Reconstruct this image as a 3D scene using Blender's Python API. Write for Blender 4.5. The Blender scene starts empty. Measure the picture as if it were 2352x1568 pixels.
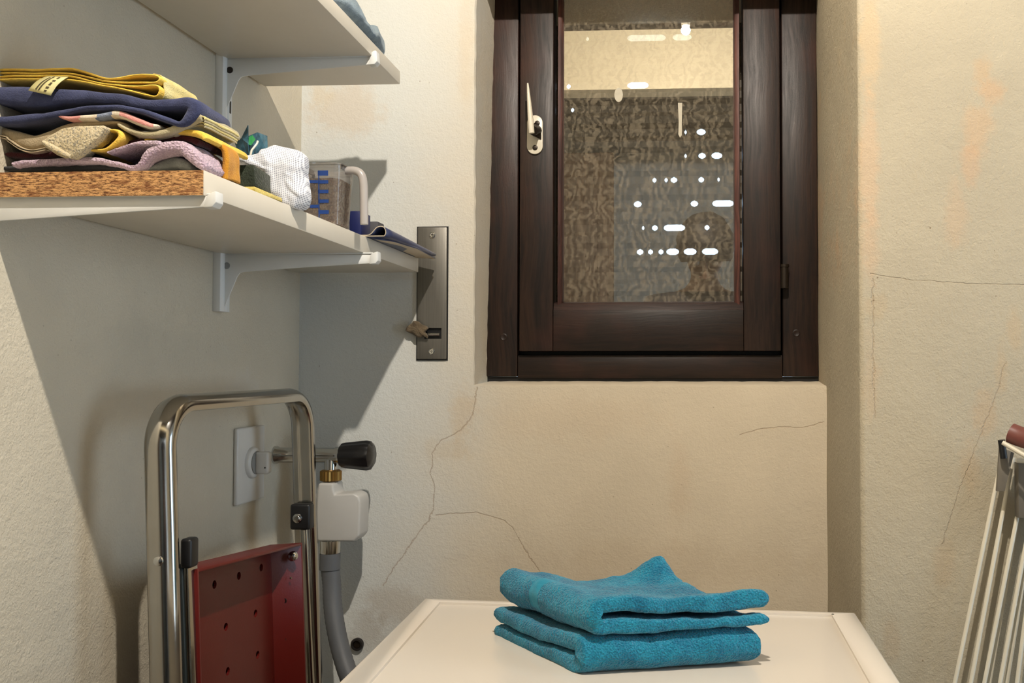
import bpy, bmesh, math, random
from mathutils import Vector, Matrix, noise as mnoise

random.seed(7)
scene = bpy.context.scene
COL = scene.collection

# ------------------------------------------------------------------ camera
FPX, VPX, VPY = 2126.0, 1564.0, 845.0          # focal length and depth vanishing point of the 2352x1568 frame
PITCH = math.atan((VPY - 784.0) / FPX)
YAW = math.radians(3.0)
PX0 = VPX - FPX * math.tan(YAW) / math.cos(PITCH)
A_ = Vector((-math.sin(YAW) * math.cos(PITCH), math.cos(YAW) * math.cos(PITCH), math.sin(PITCH)))
R_ = Vector((math.cos(YAW), math.sin(YAW), 0))
U_ = R_.cross(A_)
cam_data = bpy.data.cameras.new('camera')
cam = bpy.data.objects.new('camera', cam_data)
COL.objects.link(cam)
cam.rotation_euler = (math.pi / 2 + PITCH, 0, YAW)
cam_data.sensor_width = 36.0
cam_data.lens = 36.0 * FPX / 2352.0
cam_data.shift_x = (1176.0 - PX0) / 2352.0
cam_data.clip_start = 0.01
scene.camera = cam

# ------------------------------------------------------------------ world, light, exposure
world = bpy.data.worlds.new('world')
scene.world = world
world.use_nodes = True
bg = world.node_tree.nodes['Background']
bg.inputs['Color'].default_value = (0.62, 0.80, 1.0, 1)     # overcast daylight outside
bg.inputs['Strength'].default_value = 3.0
scene.view_settings.view_transform = 'Standard'
scene.view_settings.look = 'None'
scene.view_settings.gamma = 1.0
scene.view_settings.use_curve_mapping = False
scene.view_settings.exposure = 0.27
scene.cycles.use_denoising = True
scene.cycles.max_bounces = 7
scene.cycles.use_adaptive_sampling = True
scene.cycles.adaptive_threshold = 0.03
scene.cycles.diffuse_bounces = 2

BULB = Vector((0.015, 0.34, 0.952))
BULB_STRENGTH = 8200.0
SIDE_POWER = 2.5

def area(name, loc, rot, sx, sy, power, color):
    d = bpy.data.lights.new(name, 'AREA')
    d.shape = 'RECTANGLE'; d.size = sx; d.size_y = sy
    d.energy = power; d.color = color
    o = bpy.data.objects.new(name, d)
    o.location = loc; o.rotation_euler = rot
    COL.objects.link(o)
    return o
# daylight that comes in through the side window in the right-hand wall
area('daylight', (1.27, 0.58, 0.05), (0, math.radians(90), 0), 0.95, 0.50, SIDE_POWER, (0.66, 0.83, 1.0))
area('corridor_wall_fill', (0.25, -1.0, 1.35), (math.radians(-50), 0, 0), 0.5, 0.3, 55.0, (0.74, 0.87, 1.0))  # unseen light added to brighten the corridor wall mirrored in the pane
# added frontal fill without a seen source, shining in from the corridor
area('frontal_fill', (0.80, -1.35, 0.05), (math.radians(90), 0, math.radians(22)), 0.8, 1.7, 4.0, (0.80, 0.90, 1.0))

# ------------------------------------------------------------------ helpers
def W(px, py, x=None, y=None, z=None):
    """point on a room plane (x, y or z fixed) seen at a pixel of the photograph"""
    d = A_ * FPX + R_ * (px - PX0) - U_ * (py - 784.0)
    t = (x / d.x) if x is not None else (y / d.y) if y is not None else (z / d.z)
    return d * t
def WX(px, y, py=600): return W(px, py, y=y).x
def WZ(py, y, px=1450): return W(px, py, y=y).z

def lin(c):
    r = []
    for v in c[:3]:
        v = v / 255.0
        r.append(v / 12.92 if v <= 0.04045 else ((v + 0.055) / 1.055) ** 2.4)
    return (r[0], r[1], r[2], 1.0)

class MB:
    def __init__(s): s.v = []; s.f = []; s.m = []
    def add(s, vs, fs, m=0):
        o = len(s.v); s.v += [tuple(p) for p in vs]
        for f in fs: s.f.append(tuple(i + o for i in f)); s.m.append(m)
        return s
    def box(s, lo, hi, bev=0.0, m=0, seg=2):
        bm = bmesh.new(); bmesh.ops.create_cube(bm, size=1)
        for v in bm.verts:
            v.co = Vector([lo[i] + (v.co[i] + .5) * (hi[i] - lo[i]) for i in range(3)])
        return s._bm(bm, bev, m, seg)
    def hexa(s, pts, bev=0.0, m=0, seg=2):
        """8 corners: bottom loop 4, top loop 4"""
        bm = bmesh.new(); vs = [bm.verts.new(p) for p in pts]
        for f in ((3, 2, 1, 0), (4, 5, 6, 7), (0, 1, 5, 4), (1, 2, 6, 5), (2, 3, 7, 6), (3, 0, 4, 7)):
            bm.faces.new([vs[i] for i in f])
        return s._bm(bm, bev, m, seg)
    def prism(s, poly, off, bev=0.0, m=0, seg=2):
        """poly: list of 3D points (planar), swept by vector off"""
        bm = bmesh.new(); off = Vector(off)
        a = [bm.verts.new(Vector(p)) for p in poly]; b = [bm.verts.new(Vector(p) + off) for p in poly]
        n = len(poly)
        bm.faces.new(a); bm.faces.new(b[::-1])
        for i in range(n): bm.faces.new([a[i], b[i], b[(i + 1) % n], a[(i + 1) % n]])
        return s._bm(bm, bev, m, seg)
    def _bm(s, bm, bev, m, seg):
        bmesh.ops.recalc_face_normals(bm, faces=bm.faces)
        if bev > 0:
            bmesh.ops.bevel(bm, geom=list(bm.edges), offset=bev, segments=seg, affect='EDGES', profile=0.5, clamp_overlap=True)
        bm.verts.index_update()
        s.add([v.co.copy() for v in bm.verts], [[v.index for v in f.verts] for f in bm.faces], m)
        bm.free(); return s
    def tube(s, path, r, n=12, m=0, cap=True):
        P = [Vector(p) for p in path]; k = len(P)
        rs = r if isinstance(r, (list, tuple)) else [r] * k
        T = [(P[min(i + 1, k - 1)] - P[max(i - 1, 0)]).normalized() for i in range(k)]
        ref = Vector((0, 0, 1)) if abs(T[0].z) < .9 else Vector((1, 0, 0))
        nrm = (ref - T[0] * ref.dot(T[0])).normalized()
        vs = []; fs = []
        for i in range(k):
            nrm = (nrm - T[i] * nrm.dot(T[i])).normalized(); b = T[i].cross(nrm)
            for j in range(n):
                a = 2 * math.pi * j / n
                vs.append(P[i] + (nrm * math.cos(a) + b * math.sin(a)) * rs[i])
        for i in range(k - 1):
            for j in range(n):
                fs.append((i * n + j, i * n + (j + 1) % n, (i + 1) * n + (j + 1) % n, (i + 1) * n + j))
        if cap:
            fs.append(tuple(range(n - 1, -1, -1))); fs.append(tuple((k - 1) * n + j for j in range(n)))
        return s.add(vs, fs, m)
    def lathe(s, prof, o, axis, n=24, m=0, flute=None):
        """prof: list of (t along axis, radius)"""
        ax = Vector(axis).normalized(); o = Vector(o)
        ref = Vector((0, 0, 1)) if abs(ax.z) < .9 else Vector((1, 0, 0))
        e1 = (ref - ax * ref.dot(ax)).normalized(); e2 = ax.cross(e1)
        vs = []; fs = []; k = len(prof)
        for (t, r) in prof:
            for j in range(n):
                a = 2 * math.pi * j / n
                q = r * (flute(a) if flute else 1.0)
                vs.append(o + ax * t + (e1 * math.cos(a) + e2 * math.sin(a)) * q)
        for i in range(k - 1):
            for j in range(n):
                fs.append((i * n + j, i * n + (j + 1) % n, (i + 1) * n + (j + 1) % n, (i + 1) * n + j))
        fs.append(tuple(range(n - 1, -1, -1))); fs.append(tuple((k - 1) * n + j for j in range(n)))
        return s.add(vs, fs, m)
    def grid(s, rows, m=0, close=False):
        k = len(rows); n = len(rows[0]); vs = [p for r in rows for p in r]; fs = []
        for i in range(k - 1):
            for j in range(n if close else n - 1):
                fs.append((i * n + j, i * n + (j + 1) % n, (i + 1) * n + (j + 1) % n, (i + 1) * n + j))
        return s.add(vs, fs, m)

def build(name, mb, mats, parent=None, smooth=True, angle=40, label=None):
    me = bpy.data.meshes.new(name)
    me.from_pydata(mb.v, [], mb.f)
    if not isinstance(mats, (list, tuple)): mats = [mats]
    for mm in mats: me.materials.append(mm)
    for i, p in enumerate(me.polygons): p.material_index = mb.m[i]
    bm = bmesh.new(); bm.from_mesh(me)
    bmesh.ops.recalc_face_normals(bm, faces=bm.faces)
    if smooth:
        for f in bm.faces: f.smooth = True
        lim = math.radians(angle)
        for e in bm.edges:
            if len(e.link_faces) == 2 and e.calc_face_angle(0) > lim: e.smooth = False
    bm.to_mesh(me); bm.free()
    me.update()
    o = bpy.data.objects.new(name, me); COL.objects.link(o)
    if parent: child(o, parent)
    if label: o['label'] = label
    return o
def child(o, parent):
    o.parent = parent
    o.matrix_parent_inverse = Matrix.Translation(parent_world(parent)).inverted()
def parent_world(p):
    v = Vector(p.location)
    while p.parent:
        v = v + p.matrix_parent_inverse.to_translation() + 0 * v; p = p.parent
        v = v + Vector(p.location)
    return v
def tag(o, label, cat, group=None, kind=None):
    o['label'] = label; o['category'] = cat
    if group: o['group'] = group
    if kind: o['kind'] = kind
    return o
def thing(name, label, cat, loc, group=None):
    o = bpy.data.objects.new(name, None); o.empty_display_size = .05
    o.location = loc; COL.objects.link(o)
    return tag(o, label, cat, group)
def structure(o, label=None):
    o['kind'] = 'structure'
    if label: o['label'] = label
    return o
def subsurf(o, n=1):
    md = o.modifiers.new('sub', 'SUBSURF'); md.levels = n; md.render_levels = n
def boolean_cut(o, cutter_mb):
    c = build('cutter', cutter_mb, o.data.materials[0], smooth=False)
    md = o.modifiers.new('cut', 'BOOLEAN'); md.operation = 'DIFFERENCE'; md.solver = 'EXACT'; md.object = c
    bpy.context.view_layer.update()
    dg = bpy.context.evaluated_depsgraph_get()
    me = bpy.data.meshes.new_from_object(o.evaluated_get(dg))
    o.modifiers.clear(); o.data = me
    bpy.data.objects.remove(c)
def wob(p, f, a):
    """small smooth displacement vector"""
    p = Vector(p) * f
    return Vector((mnoise.noise(p), mnoise.noise(p + Vector((31.7, 0, 0))), mnoise.noise(p + Vector((0, 57.3, 0))))) * a
def spline(pts, n):
    """Catmull-Rom through tuples of any length, n samples"""
    P = [tuple(p) for p in pts]; P = [P[0]] + P + [P[-1]]
    k = len(P) - 3; out = []
    for i in range(n):
        u = i / (n - 1) * k; s = min(int(u), k - 1); t = u - s
        a, b, c, d = P[s:s + 4]
        out.append(tuple(.5 * (2 * b[j] + (c[j] - a[j]) * t + (2 * a[j] - 5 * b[j] + 4 * c[j] - d[j]) * t * t
                               + (3 * b[j] - a[j] - 3 * c[j] + d[j]) * t ** 3) for j in range(len(b))))
    return out

# ------------------------------------------------------------------ material helpers
class NT:
    def __init__(s, name):
        s.mat = bpy.data.materials.new(name); s.mat.use_nodes = True
        s.t = s.mat.node_tree; s.n = s.t.nodes; s.l = s.t.links
        s.bsdf = s.n['Principled BSDF']; s.out = s.n['Material Output']
        s.co = s.n.new('ShaderNodeTexCoord').outputs['Object']
    def put(s, sock, v):
        if hasattr(v, 'is_linked'): s.l.new(v, sock)
        else: sock.default_value = v
    def math(s, op, a, b=0.0, c=None, clamp=False):
        n = s.n.new('ShaderNodeMath'); n.operation = op; n.use_clamp = clamp
        s.put(n.inputs[0], a); s.put(n.inputs[1], b)
        if c is not None: s.put(n.inputs[2], c)
        return n.outputs[0]
    def vmath(s, op, a, b=(0, 0, 0), out=0):
        n = s.n.new('ShaderNodeVectorMath'); n.operation = op
        s.put(n.inputs[0], a); s.put(n.inputs[1], b)
        return n.outputs[out]
    def noise(s, scale, detail=3, rough=.55, co=None, dist=0.0, stretch=None, color=False):
        co = co or s.co
        if stretch: co = s.vmath('MULTIPLY', co, stretch)
        n = s.n.new('ShaderNodeTexNoise'); s.put(n.inputs['Vector'], co)
        n.inputs['Scale'].default_value = scale; n.inputs['Detail'].default_value = detail
        n.inputs['Roughness'].default_value = rough; n.inputs['Distortion'].default_value = dist
        return n.outputs['Color' if color else 'Fac']
    def voro(s, scale, feat='F1', stretch=None, co=None):
        co = co or s.co
        if stretch: co = s.vmath('MULTIPLY', co, stretch)
        n = s.n.new('ShaderNodeTexVoronoi'); n.feature = feat; s.put(n.inputs['Vector'], co)
        n.inputs['Scale'].default_value = scale
        return n.outputs['Distance'], n.outputs['Color']
    def ramp(s, f, lo, hi, a=0.0, b=1.0):
        n = s.n.new('ShaderNodeMapRange'); n.interpolation_type = 'SMOOTHSTEP'
        s.put(n.inputs[0], f); n.inputs[1].default_value = lo; n.inputs[2].default_value = hi
        n.inputs[3].default_value = a; n.inputs[4].default_value = b
        return n.outputs[0]
    def mix(s, f, a, b, mode='MIX'):
        n = s.n.new('ShaderNodeMix'); n.data_type = 'RGBA'; n.blend_type = mode
        s.put(n.inputs[0], f); s.put(n.inputs[6], a); s.put(n.inputs[7], b)
        return n.outputs[2]
    def bump(s, h, strength=.5, dist=.001, normal=None):
        n = s.n.new('ShaderNodeBump'); s.put(n.inputs['Height'], h)
        n.inputs['Strength'].default_value = strength; n.inputs['Distance'].default_value = dist
        if normal: s.l.new(normal, n.inputs['Normal'])
        s.l.new(n.outputs[0], s.bsdf.inputs['Normal']); return n.outputs[0]
    def base(s, c): s.put(s.bsdf.inputs['Base Color'], c); return s
    def set(s, **k):
        for a, v in k.items(): s.put(s.bsdf.inputs[a.replace('_', ' ')], v)
        return s

def simple(name, rgb, rough=.5, metal=0.0, var=.08, vscale=40, bump=0.0, bscale=200, spec=.5, stretch=None):
    t = NT(name); c = lin(rgb)
    d = tuple(v * (1 - 2 * var) for v in c[:3]) + (1,)
    e = tuple(min(1, v * (1 + var)) for v in c[:3]) + (1,)
    t.base(t.mix(t.noise(vscale, 3, stretch=stretch), d, e))
    t.set(Roughness=rough, Metallic=metal)
    t.bsdf.inputs['Specular IOR Level'].default_value = spec
    if bump: t.bump(t.noise(bscale, 2, stretch=stretch), bump, .001)
    return t.mat

def fabric(name, rgb, rgb2=None, weave=900, bump=.6, rough=.9, var=.18, fleck=None):
    t = NT(name); c = lin(rgb); d = lin(rgb2) if rgb2 else tuple(v * (1 - var) for v in c[:3]) + (1,)
    f = t.noise(55, 4, .65)
    col = t.mix(t.ramp(f, .3, .7), d, c)
    fine = t.noise(weave, 2, .6)
    col = t.mix(t.ramp(fine, .25, .75, 0, .22), col, tuple(v * .55 for v in c[:3]) + (1,))
    if fleck:
        dd, cc = t.voro(420)
        col = t.mix(t.ramp(t.noise(620, 2), .55, .62, 0, .75), col, lin(fleck))
    t.base(col); t.set(Roughness=rough)
    t.bsdf.inputs['Specular IOR Level'].default_value = .15
    t.bsdf.inputs['Sheen Weight'].default_value = .15
    t.bump(t.math('ADD', fine, t.math('MULTIPLY', f, .8)), bump, .0012)
    return t.mat

def terry(name, rgb, rgb2):
    t = NT(name); c = lin(rgb); d = lin(rgb2)
    big = t.noise(38, 4, .7); loops = t.noise(620, 3, .7); dd, cc = t.voro(520)
    f = t.math('ADD', t.math('MULTIPLY', big, .5), t.math('MULTIPLY', loops, .5))
    t.base(t.mix(t.ramp(f, .38, .62), d, c))
    t.set(Roughness=.95); t.bsdf.inputs['Specular IOR Level'].default_value = .1
    t.bsdf.inputs['Sheen Weight'].default_value = .25
    t.bump(t.math('ADD', loops, t.math('MULTIPLY', dd, .9)), .9, .0022)
    return t.mat

def wood(name, axis, base=(52, 36, 28), dark=(20, 13, 10), rough=.42):
    t = NT(name)
    st = {'z': (1, 1, .045), 'x': (.045, 1, 1)}[axis]
    w = t.noise(3.0, 2, co=t.co)
    co = t.vmath('ADD', t.co, t.vmath('MULTIPLY', t.noise(5, 2, color=True), (.03, .03, .03)))
    g = t.noise(190, 5, .65, co=co, stretch=st)
    g2 = t.noise(46, 4, .6, co=co, stretch=st)
    f = t.math('ADD', t.math('MULTIPLY', g, .55), t.math('MULTIPLY', g2, .45))
    col = t.mix(t.ramp(f, .36, .66), lin(dark), lin(base))
    col = t.mix(t.ramp(t.noise(9, 3), .5, .75, 0, .35), col, lin((74, 42, 34)))
    t.base(col); t.set(Roughness=t.ramp(f, .3, .7, rough + .12, rough - .05))
    t.bsdf.inputs['Specular IOR Level'].default_value = .35
    t.bump(f, .35, .0012)
    return t.mat

def plaster(name, rgb, stains=(), cracks=(), specks=0.5, rough=.82, bump=.35, side=None, plane='xz', shine=.3, bscale=1.0, crack_amt=.42):
    """painted plaster.  stains: (a, b, ra, rb, rgb, amount); cracks: polylines; both in plane coordinates"""
    t = NT(name)
    c = lin(rgb)
    big = t.noise(4.5, 4, .6); mid = t.noise(28, 4, .6)
    col = t.mix(t.ramp(big, .3, .7), tuple(v * .93 for v in c[:3]) + (1,), tuple(min(1, v * 1.04) for v in c[:3]) + (1,))
    sep = t.n.new('ShaderNodeSeparateXYZ'); t.l.new(t.co, sep.inputs[0])
    ca = sep.outputs[0] if plane == 'xz' else sep.outputs[1]; cb = sep.outputs[2]
    if side:                       # (limit polyline slope a0, da/db, width, rgb): cool side daylight put into the wall colour
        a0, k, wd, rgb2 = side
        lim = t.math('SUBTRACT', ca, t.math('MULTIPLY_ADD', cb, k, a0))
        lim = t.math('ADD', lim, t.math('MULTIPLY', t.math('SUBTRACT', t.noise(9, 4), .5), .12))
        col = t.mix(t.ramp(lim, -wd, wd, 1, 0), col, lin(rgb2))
    n1 = t.math('SUBTRACT', t.noise(22, 5, .7), .5); n2 = t.math('SUBTRACT', t.noise(60, 4, .7), .5)
    for (a, b, ra, rb, srgb, amt) in stains:
        u = t.math('DIVIDE', t.math('SUBTRACT', ca, a), ra); v = t.math('DIVIDE', t.math('SUBTRACT', cb, b), rb)
        d = t.math('SQRT', t.math('ADD', t.math('MULTIPLY', u, u), t.math('MULTIPLY', v, v)))
        d = t.math('ADD', d, t.math('ADD', t.math('MULTIPLY', n1, 2.2), t.math('MULTIPLY', n2, 1.0)))
        col = t.mix(t.ramp(d, .35, 1.25, amt * .52, 0), col, lin(srgb))
    # small dirt specks
    dd, cc = t.voro(55)
    sp = t.math('MULTIPLY', t.ramp(dd, .035, .07, 1, 0), t.ramp(t.noise(14, 2), .52, .62))
    col = t.mix(t.math('MULTIPLY', sp, specks), col, lin((112, 92, 68)))
    crk = None
    for line in cracks:
        wdt = line[0]; pts = line[1]
        wv = t.math('MULTIPLY', n2, .012)
        aa = t.math('ADD', ca, wv); bb = t.math('ADD', cb, t.math('MULTIPLY', n1, .008))
        for (p, q) in zip(pts[:-1], pts[1:]):
            dx, dz = q[0] - p[0], q[1] - p[1]; L2 = dx * dx + dz * dz
            ua = t.math('SUBTRACT', aa, p[0]); ub = t.math('SUBTRACT', bb, p[1])
            h = t.math('DIVIDE', t.math('ADD', t.math('MULTIPLY', ua, dx), t.math('MULTIPLY', ub, dz)), L2, clamp=True)
            ea = t.math('SUBTRACT', ua, t.math('MULTIPLY', h, dx)); eb = t.math('SUBTRACT', ub, t.math('MULTIPLY', h, dz))
            d = t.math('SQRT', t.math('ADD', t.math('MULTIPLY', ea, ea), t.math('MULTIPLY', eb, eb)))
            s_ = t.ramp(d, wdt * .35, wdt, 1, 0)
            crk = s_ if crk is None else t.math('MAXIMUM', crk, s_)
    if crk is not None:
        col = t.mix(t.math('MULTIPLY', crk, crack_amt), col, lin((142, 112, 82)))
    t.base(col); t.set(Roughness=rough)
    t.bsdf.inputs['Specular IOR Level'].default_value = shine
    h = t.math('ADD', t.math('MULTIPLY', t.noise(150 * bscale, 4, .6), .6), t.math('MULTIPLY', t.noise(420 * bscale, 3, .6), .35))
    h = t.math('ADD', h, t.math('MULTIPLY', mid, .6))
    if crk is not None: h = t.math('SUBTRACT', h, t.math('MULTIPLY', crk, .6))
    t.bump(h, bump, .004)
    return t.mat

# ------------------------------------------------------------------ room dimensions (metres, camera lens at the origin)
D = 1.34            # back wall
DW = 1.455          # window frame face
DP = 1.09           # face of the projecting wall on the right
XL = W(689, 600, y=D).x         # left wall
XP = W(1975, 800, y=DP).x      # corner of the projecting wall
FLOOR, CEIL = -1.125, 1.215
XR, YF = 1.22, -0.36           # right wall, wall with the doorway behind the camera

def P2(px, py, y=D):
    q = W(px, py, y=y); return (q.x, q.z)
def stain_or_light(px, py, rx, ry, rgb, amt, y=D):
    q = P2(px, py, y); k = y / FPX
    return (q[0], q[1], rx * k, ry * k, rgb, amt)
PEACH = (206, 160, 118)
m_back = plaster('painted_plaster_back', (214, 200, 176),
    stains=[stain_or_light(790, 250, 90, 70, (204, 172, 132), .55), stain_or_light(740, 215, 30, 40, (214, 196, 160), .5),
            stain_or_light(1060, 960, 34, 80, (206, 172, 122), .55), stain_or_light(1030, 1030, 55, 26, (200, 172, 130), .35),
            stain_or_light(900, 1390, 90, 50, (168, 146, 118), .55), stain_or_light(840, 1440, 50, 60, (150, 128, 100), .5),
            stain_or_light(1560, 1120, 30, 120, (196, 160, 124), .3), stain_or_light(1300, 960, 200, 60, (206, 176, 142), .25),
            stain_or_light(1070, 100, 22, 140, (206, 178, 140), .35), stain_or_light(1500, 1290, 420, 60, (186, 164, 134), .35),
            stain_or_light(920, 636, 50, 12, (206, 180, 140), .3)],  # last patch: lit strip under the lower shelf, painted as colour
    cracks=[(.0013, [P2(*p) for p in ((1095, 890), (1086, 950), (1062, 985), (1010, 1012), (992, 1042), (989, 1090), (998, 1120), (995, 1168), (985, 1195), (958, 1227), (930, 1270), (902, 1310), (880, 1345))]),
            (.0010, [P2(*p) for p in ((1000, 1181), (1098, 1176), (1160, 1196), (1180, 1216), (1215, 1276), (1246, 1322))]),
            (.0010, [P2(*p) for p in ((1892, 968), (1842, 982), (1790, 979), (1742, 986), (1700, 998))])],
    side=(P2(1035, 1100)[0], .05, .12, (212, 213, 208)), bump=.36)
m_pier = plaster('painted_plaster_right', (184, 173, 150),
    stains=[stain_or_light(2000, 80, 26, 170, (214, 178, 130), .6, DP), stain_or_light(1996, 380, 24, 180, (216, 172, 132), .6, DP),
            stain_or_light(1996, 560, 24, 110, (214, 168, 128), .5, DP), stain_or_light(2012, 705, 26, 34, (186, 160, 122), .5, DP),
            stain_or_light(2000, 860, 20, 110, (206, 172, 134), .4, DP), stain_or_light(2255, 165, 26, 40, (200, 158, 112), .6, DP),
            stain_or_light(2280, 205, 34, 34, (204, 156, 110), .7, DP), stain_or_light(2245, 300, 34, 60, (206, 164, 122), .65, DP),
            stain_or_light(2228, 385, 24, 60, (206, 160, 120), .6, DP), stain_or_light(2195, 480, 30, 90, (206, 166, 128), .45, DP),
            stain_or_light(2330, 760, 16, 60, (196, 164, 122), .5, DP), stain_or_light(2300, 850, 16, 70, (192, 160, 118), .5, DP),
            stain_or_light(2260, 950, 30, 60, (196, 158, 116), .5, DP), stain_or_light(2230, 1060, 24, 80, (194, 160, 120), .45, DP),
            stain_or_light(2170, 1290, 26, 60, (186, 154, 116), .35, DP), stain_or_light(2045, 1470, 22, 60, (170, 140, 104), .45, DP)],
    cracks=[(.0008, [P2(*p, DP) for p in ((2000, 628), (2090, 642), (2200, 650), (2352, 654))]),
            (.0008, [P2(*p, DP) for p in ((2310, 830), (2290, 900), (2258, 980), (2220, 1080), (2190, 1170), (2165, 1250))]),
            (.0012, [P2(*p, DP) for p in ((2005, 640), (2006, 860), (2008, 960))])],
    bump=.55, specks=.8, crack_amt=.2)
def stain_or_sheenL(px, py, rx, ry, rgb, amt):
    q = W(px, py, x=XL); k = q.y / FPX
    return (q.y, q.z, rx * k * 1.6, ry * k, rgb, amt)
m_left = plaster('painted_plaster_left', (209, 199, 178), plane='yz',
    stains=[stain_or_sheenL(300, 760, 60, 50, (170, 166, 152), .3), stain_or_sheenL(560, 890, 60, 40, (206, 204, 198), .6)],  # second patch: bluish sheen on the wall, painted as colour
    specks=.3, bump=.5, rough=.55, shine=.35)
m_plain = plaster('painted_plaster_plain', (212, 198, 165), bump=.2)
m_sidew = plaster('painted_plaster_side', (120, 124, 126), bump=.2)
m_corr = plaster('painted_plaster_corridor', (172, 188, 200), bump=.1)
m_ceil = wood('ceiling_wood', 'x', (40, 34, 28), (20, 16, 13), .8)
t = NT('floor_tiles')
br = t.n.new('ShaderNodeTexBrick'); t.l.new(t.co, br.inputs['Vector'])
br.inputs['Scale'].default_value = 3.0; br.offset = 0.0
br.inputs['Color1'].default_value = lin((96, 74, 60)); br.inputs['Color2'].default_value = lin((86, 66, 54)); br.inputs['Mortar'].default_value = lin((120, 112, 100))
br.inputs['Mortar Size'].default_value = .01; br.inputs['Brick Width'].default_value = .9; br.inputs['Row Height'].default_value = .9
t.base(br.outputs['Color']); t.set(Roughness=.4); m_floor = t.mat

# ------------------------------------------------------------------ structure
def jit(a, n=1.0): return a + random.uniform(-1, 1) * .0009 * n
TH = .16
m = MB(); m.box((XL - TH, YF - 1.6, FLOOR - .05), (XL, D + .35, CEIL)); structure(build('wall_left', m, m_left), 'plastered left wall, in shade below the shelves')
# back wall with the window recess
XO = W(1088, 500, y=D).x                    # left edge of the opening at the wall face
XOt, XOb = W(1133, 0, y=DW).x, W(1116, 870, y=DW).x
SILL = WZ(886, D); SILLW = WZ(876, DW)
LINT = .598
m = MB()
N = 46
zs = [SILL + (LINT - SILL) * i / N for i in range(N + 1)]
edge = [jit(XO) for _ in zs]; edge[0] = XO
# wall face left of the opening
m.grid([[(XL - .02, D, z), (e, D, z)] for z, e in zip(zs, edge)])
m.grid([[(e, D, z), (e + .0018, D + .0035, z)] for z, e in zip(zs, edge)])
inner = [XOb + (XOt - XOb) * (z - SILL) / .52 + random.uniform(-1, 1) * .0006 for z in zs]
m.grid([[(e + .0018, D + .0035, z), (i_ - .001, DW - .006, z), (i_ + .0012, DW + .002, z), (i_ - .004, DW + .05, z)] for z, e, i_ in zip(zs, edge, inner)])
# below the sill
xs = [XO + (XP + .02 - XO) * i / 60 for i in range(61)]
ze = [jit(SILL, .8) for _ in xs]; ze[0] = SILL
m.grid([[(x, D, FLOOR - .05), (x, D, z), (x, D + .004, z + .0012), (x, DW, SILLW + random.uniform(0, 1) * .0007), (x, DW + .06, SILLW - .002)] for x, z in zip(xs, ze)])
m.add([(XL - .02, D, FLOOR - .05), (XO, D, FLOOR - .05), (XO, D, SILL), (XL - .02, D, SILL)], [(0, 1, 2, 3)])
# above the lintel
m.add([(XL - .02, D, LINT), (XP + .02, D, LINT), (XP + .02, D, CEIL), (XL - .02, D, CEIL)], [(0, 1, 2, 3)])
m.add([(XO - .02, D, LINT), (XP + .02, D, LINT), (XP + .02, DW + .3, LINT), (XO - .02, DW + .3, LINT)], [(0, 1, 2, 3)])
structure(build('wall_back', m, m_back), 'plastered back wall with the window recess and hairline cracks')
# projecting wall on the right
m = MB()
prof = []
for a in range(7):
    an = a / 6 * math.pi / 2
    prof.append((XP + .006 - .006 * math.cos(an), DP + .006 - .006 * math.sin(an)))
prof = [(XP + .007, DW + .35), (XP + .007, DW + .012), (XP, D + .02)] + [(XP, D - .05 * i) for i in range(1, 5)] + prof + [(XP + .01 + (XR - XP) * i / 8, DP) for i in range(1, 10)]
m.grid([[(p[0] + (wob((p[0], p[1], z), 9, .0012).x if p[1] > DP + .02 else 0), p[1], z) for p in prof] for z in [FLOOR - .05 + (CEIL - FLOOR + .05) * i / 60 for i in range(61)]])
structure(build('wall_right', m, m_pier, angle=60), 'rough plastered wall projecting on the right with peach damp stains')
# side wall of the room with its window, wall with the doorway, floor, ceiling, corridor
m = MB()
for lo, hi in (((XR, YF - .1, FLOOR - .05), (XR + TH, .30, CEIL)), ((XR, .86, FLOOR - .05), (XR + TH, DP + .1, CEIL)),
               ((XR, .30, FLOOR - .05), (XR + TH, .86, -.46)), ((XR, .30, .56), (XR + TH, .86, CEIL))):
    m.box(lo, hi)
structure(build('wall_side', m, m_sidew, smooth=False))
m = MB(); DL, DRR, DH = XL + .001, .50, 1.0
for lo, hi in (((XL - TH, YF - .1, FLOOR - .05), (DL, YF, CEIL)), ((DRR, YF - .1, FLOOR - .05), (XR + TH, YF, CEIL)), ((DL, YF - .1, DH), (DRR, YF, CEIL))):
    m.box(lo, hi)
structure(build('wall_front', m, m_plain, smooth=False))
m = MB(); m.box((-.78, -1.28, FLOOR + .01), (-.305, -1.24, .98), .003)
for zz0, zz1 in ((-.98, -.15), (-.02, .86)): m.box((-.71, -1.245, zz0), (-.375, -1.232, zz1), .004)
structure(build('brown_slab', m, wood('brown_slab_wood', 'z', (104, 76, 50), (62, 44, 30), .5)), 'brown panelled slab added in the corridor for its reflection in the pane')  # slab added behind the camera to give the pane its brown reflection
m = MB()
m.box((XL - .5, -2.1, FLOOR - .05), (XR + .4, -2.0, CEIL + .3)); m.box((XR + .1, -2.05, FLOOR - .05), (XR + .2, YF, CEIL + .3))
m.box((XL - .6, -2.05, FLOOR - .05), (XL - .5, YF, CEIL + .3)); m.box((XL - .55, YF - .1, FLOOR - .05), (XL - TH, YF - .02, CEIL + .3)); m.box((XL - .6, -2.1, CEIL + .25), (XR + .2, YF - .0, CEIL + .35))
structure(build('wall_corridor', m, m_corr, smooth=False))
m = MB(); m.box((XL - .5, -2.1, FLOOR - .1), (XR + .4, DW + .2, FLOOR)); structure(build('floor', m, m_floor, smooth=False))
m = MB(); m.box((XL - .5, -2.1, CEIL), (XR + .4, DW + .5, CEIL + .08)); structure(build('ceiling', m, m_ceil, smooth=False))

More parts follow.
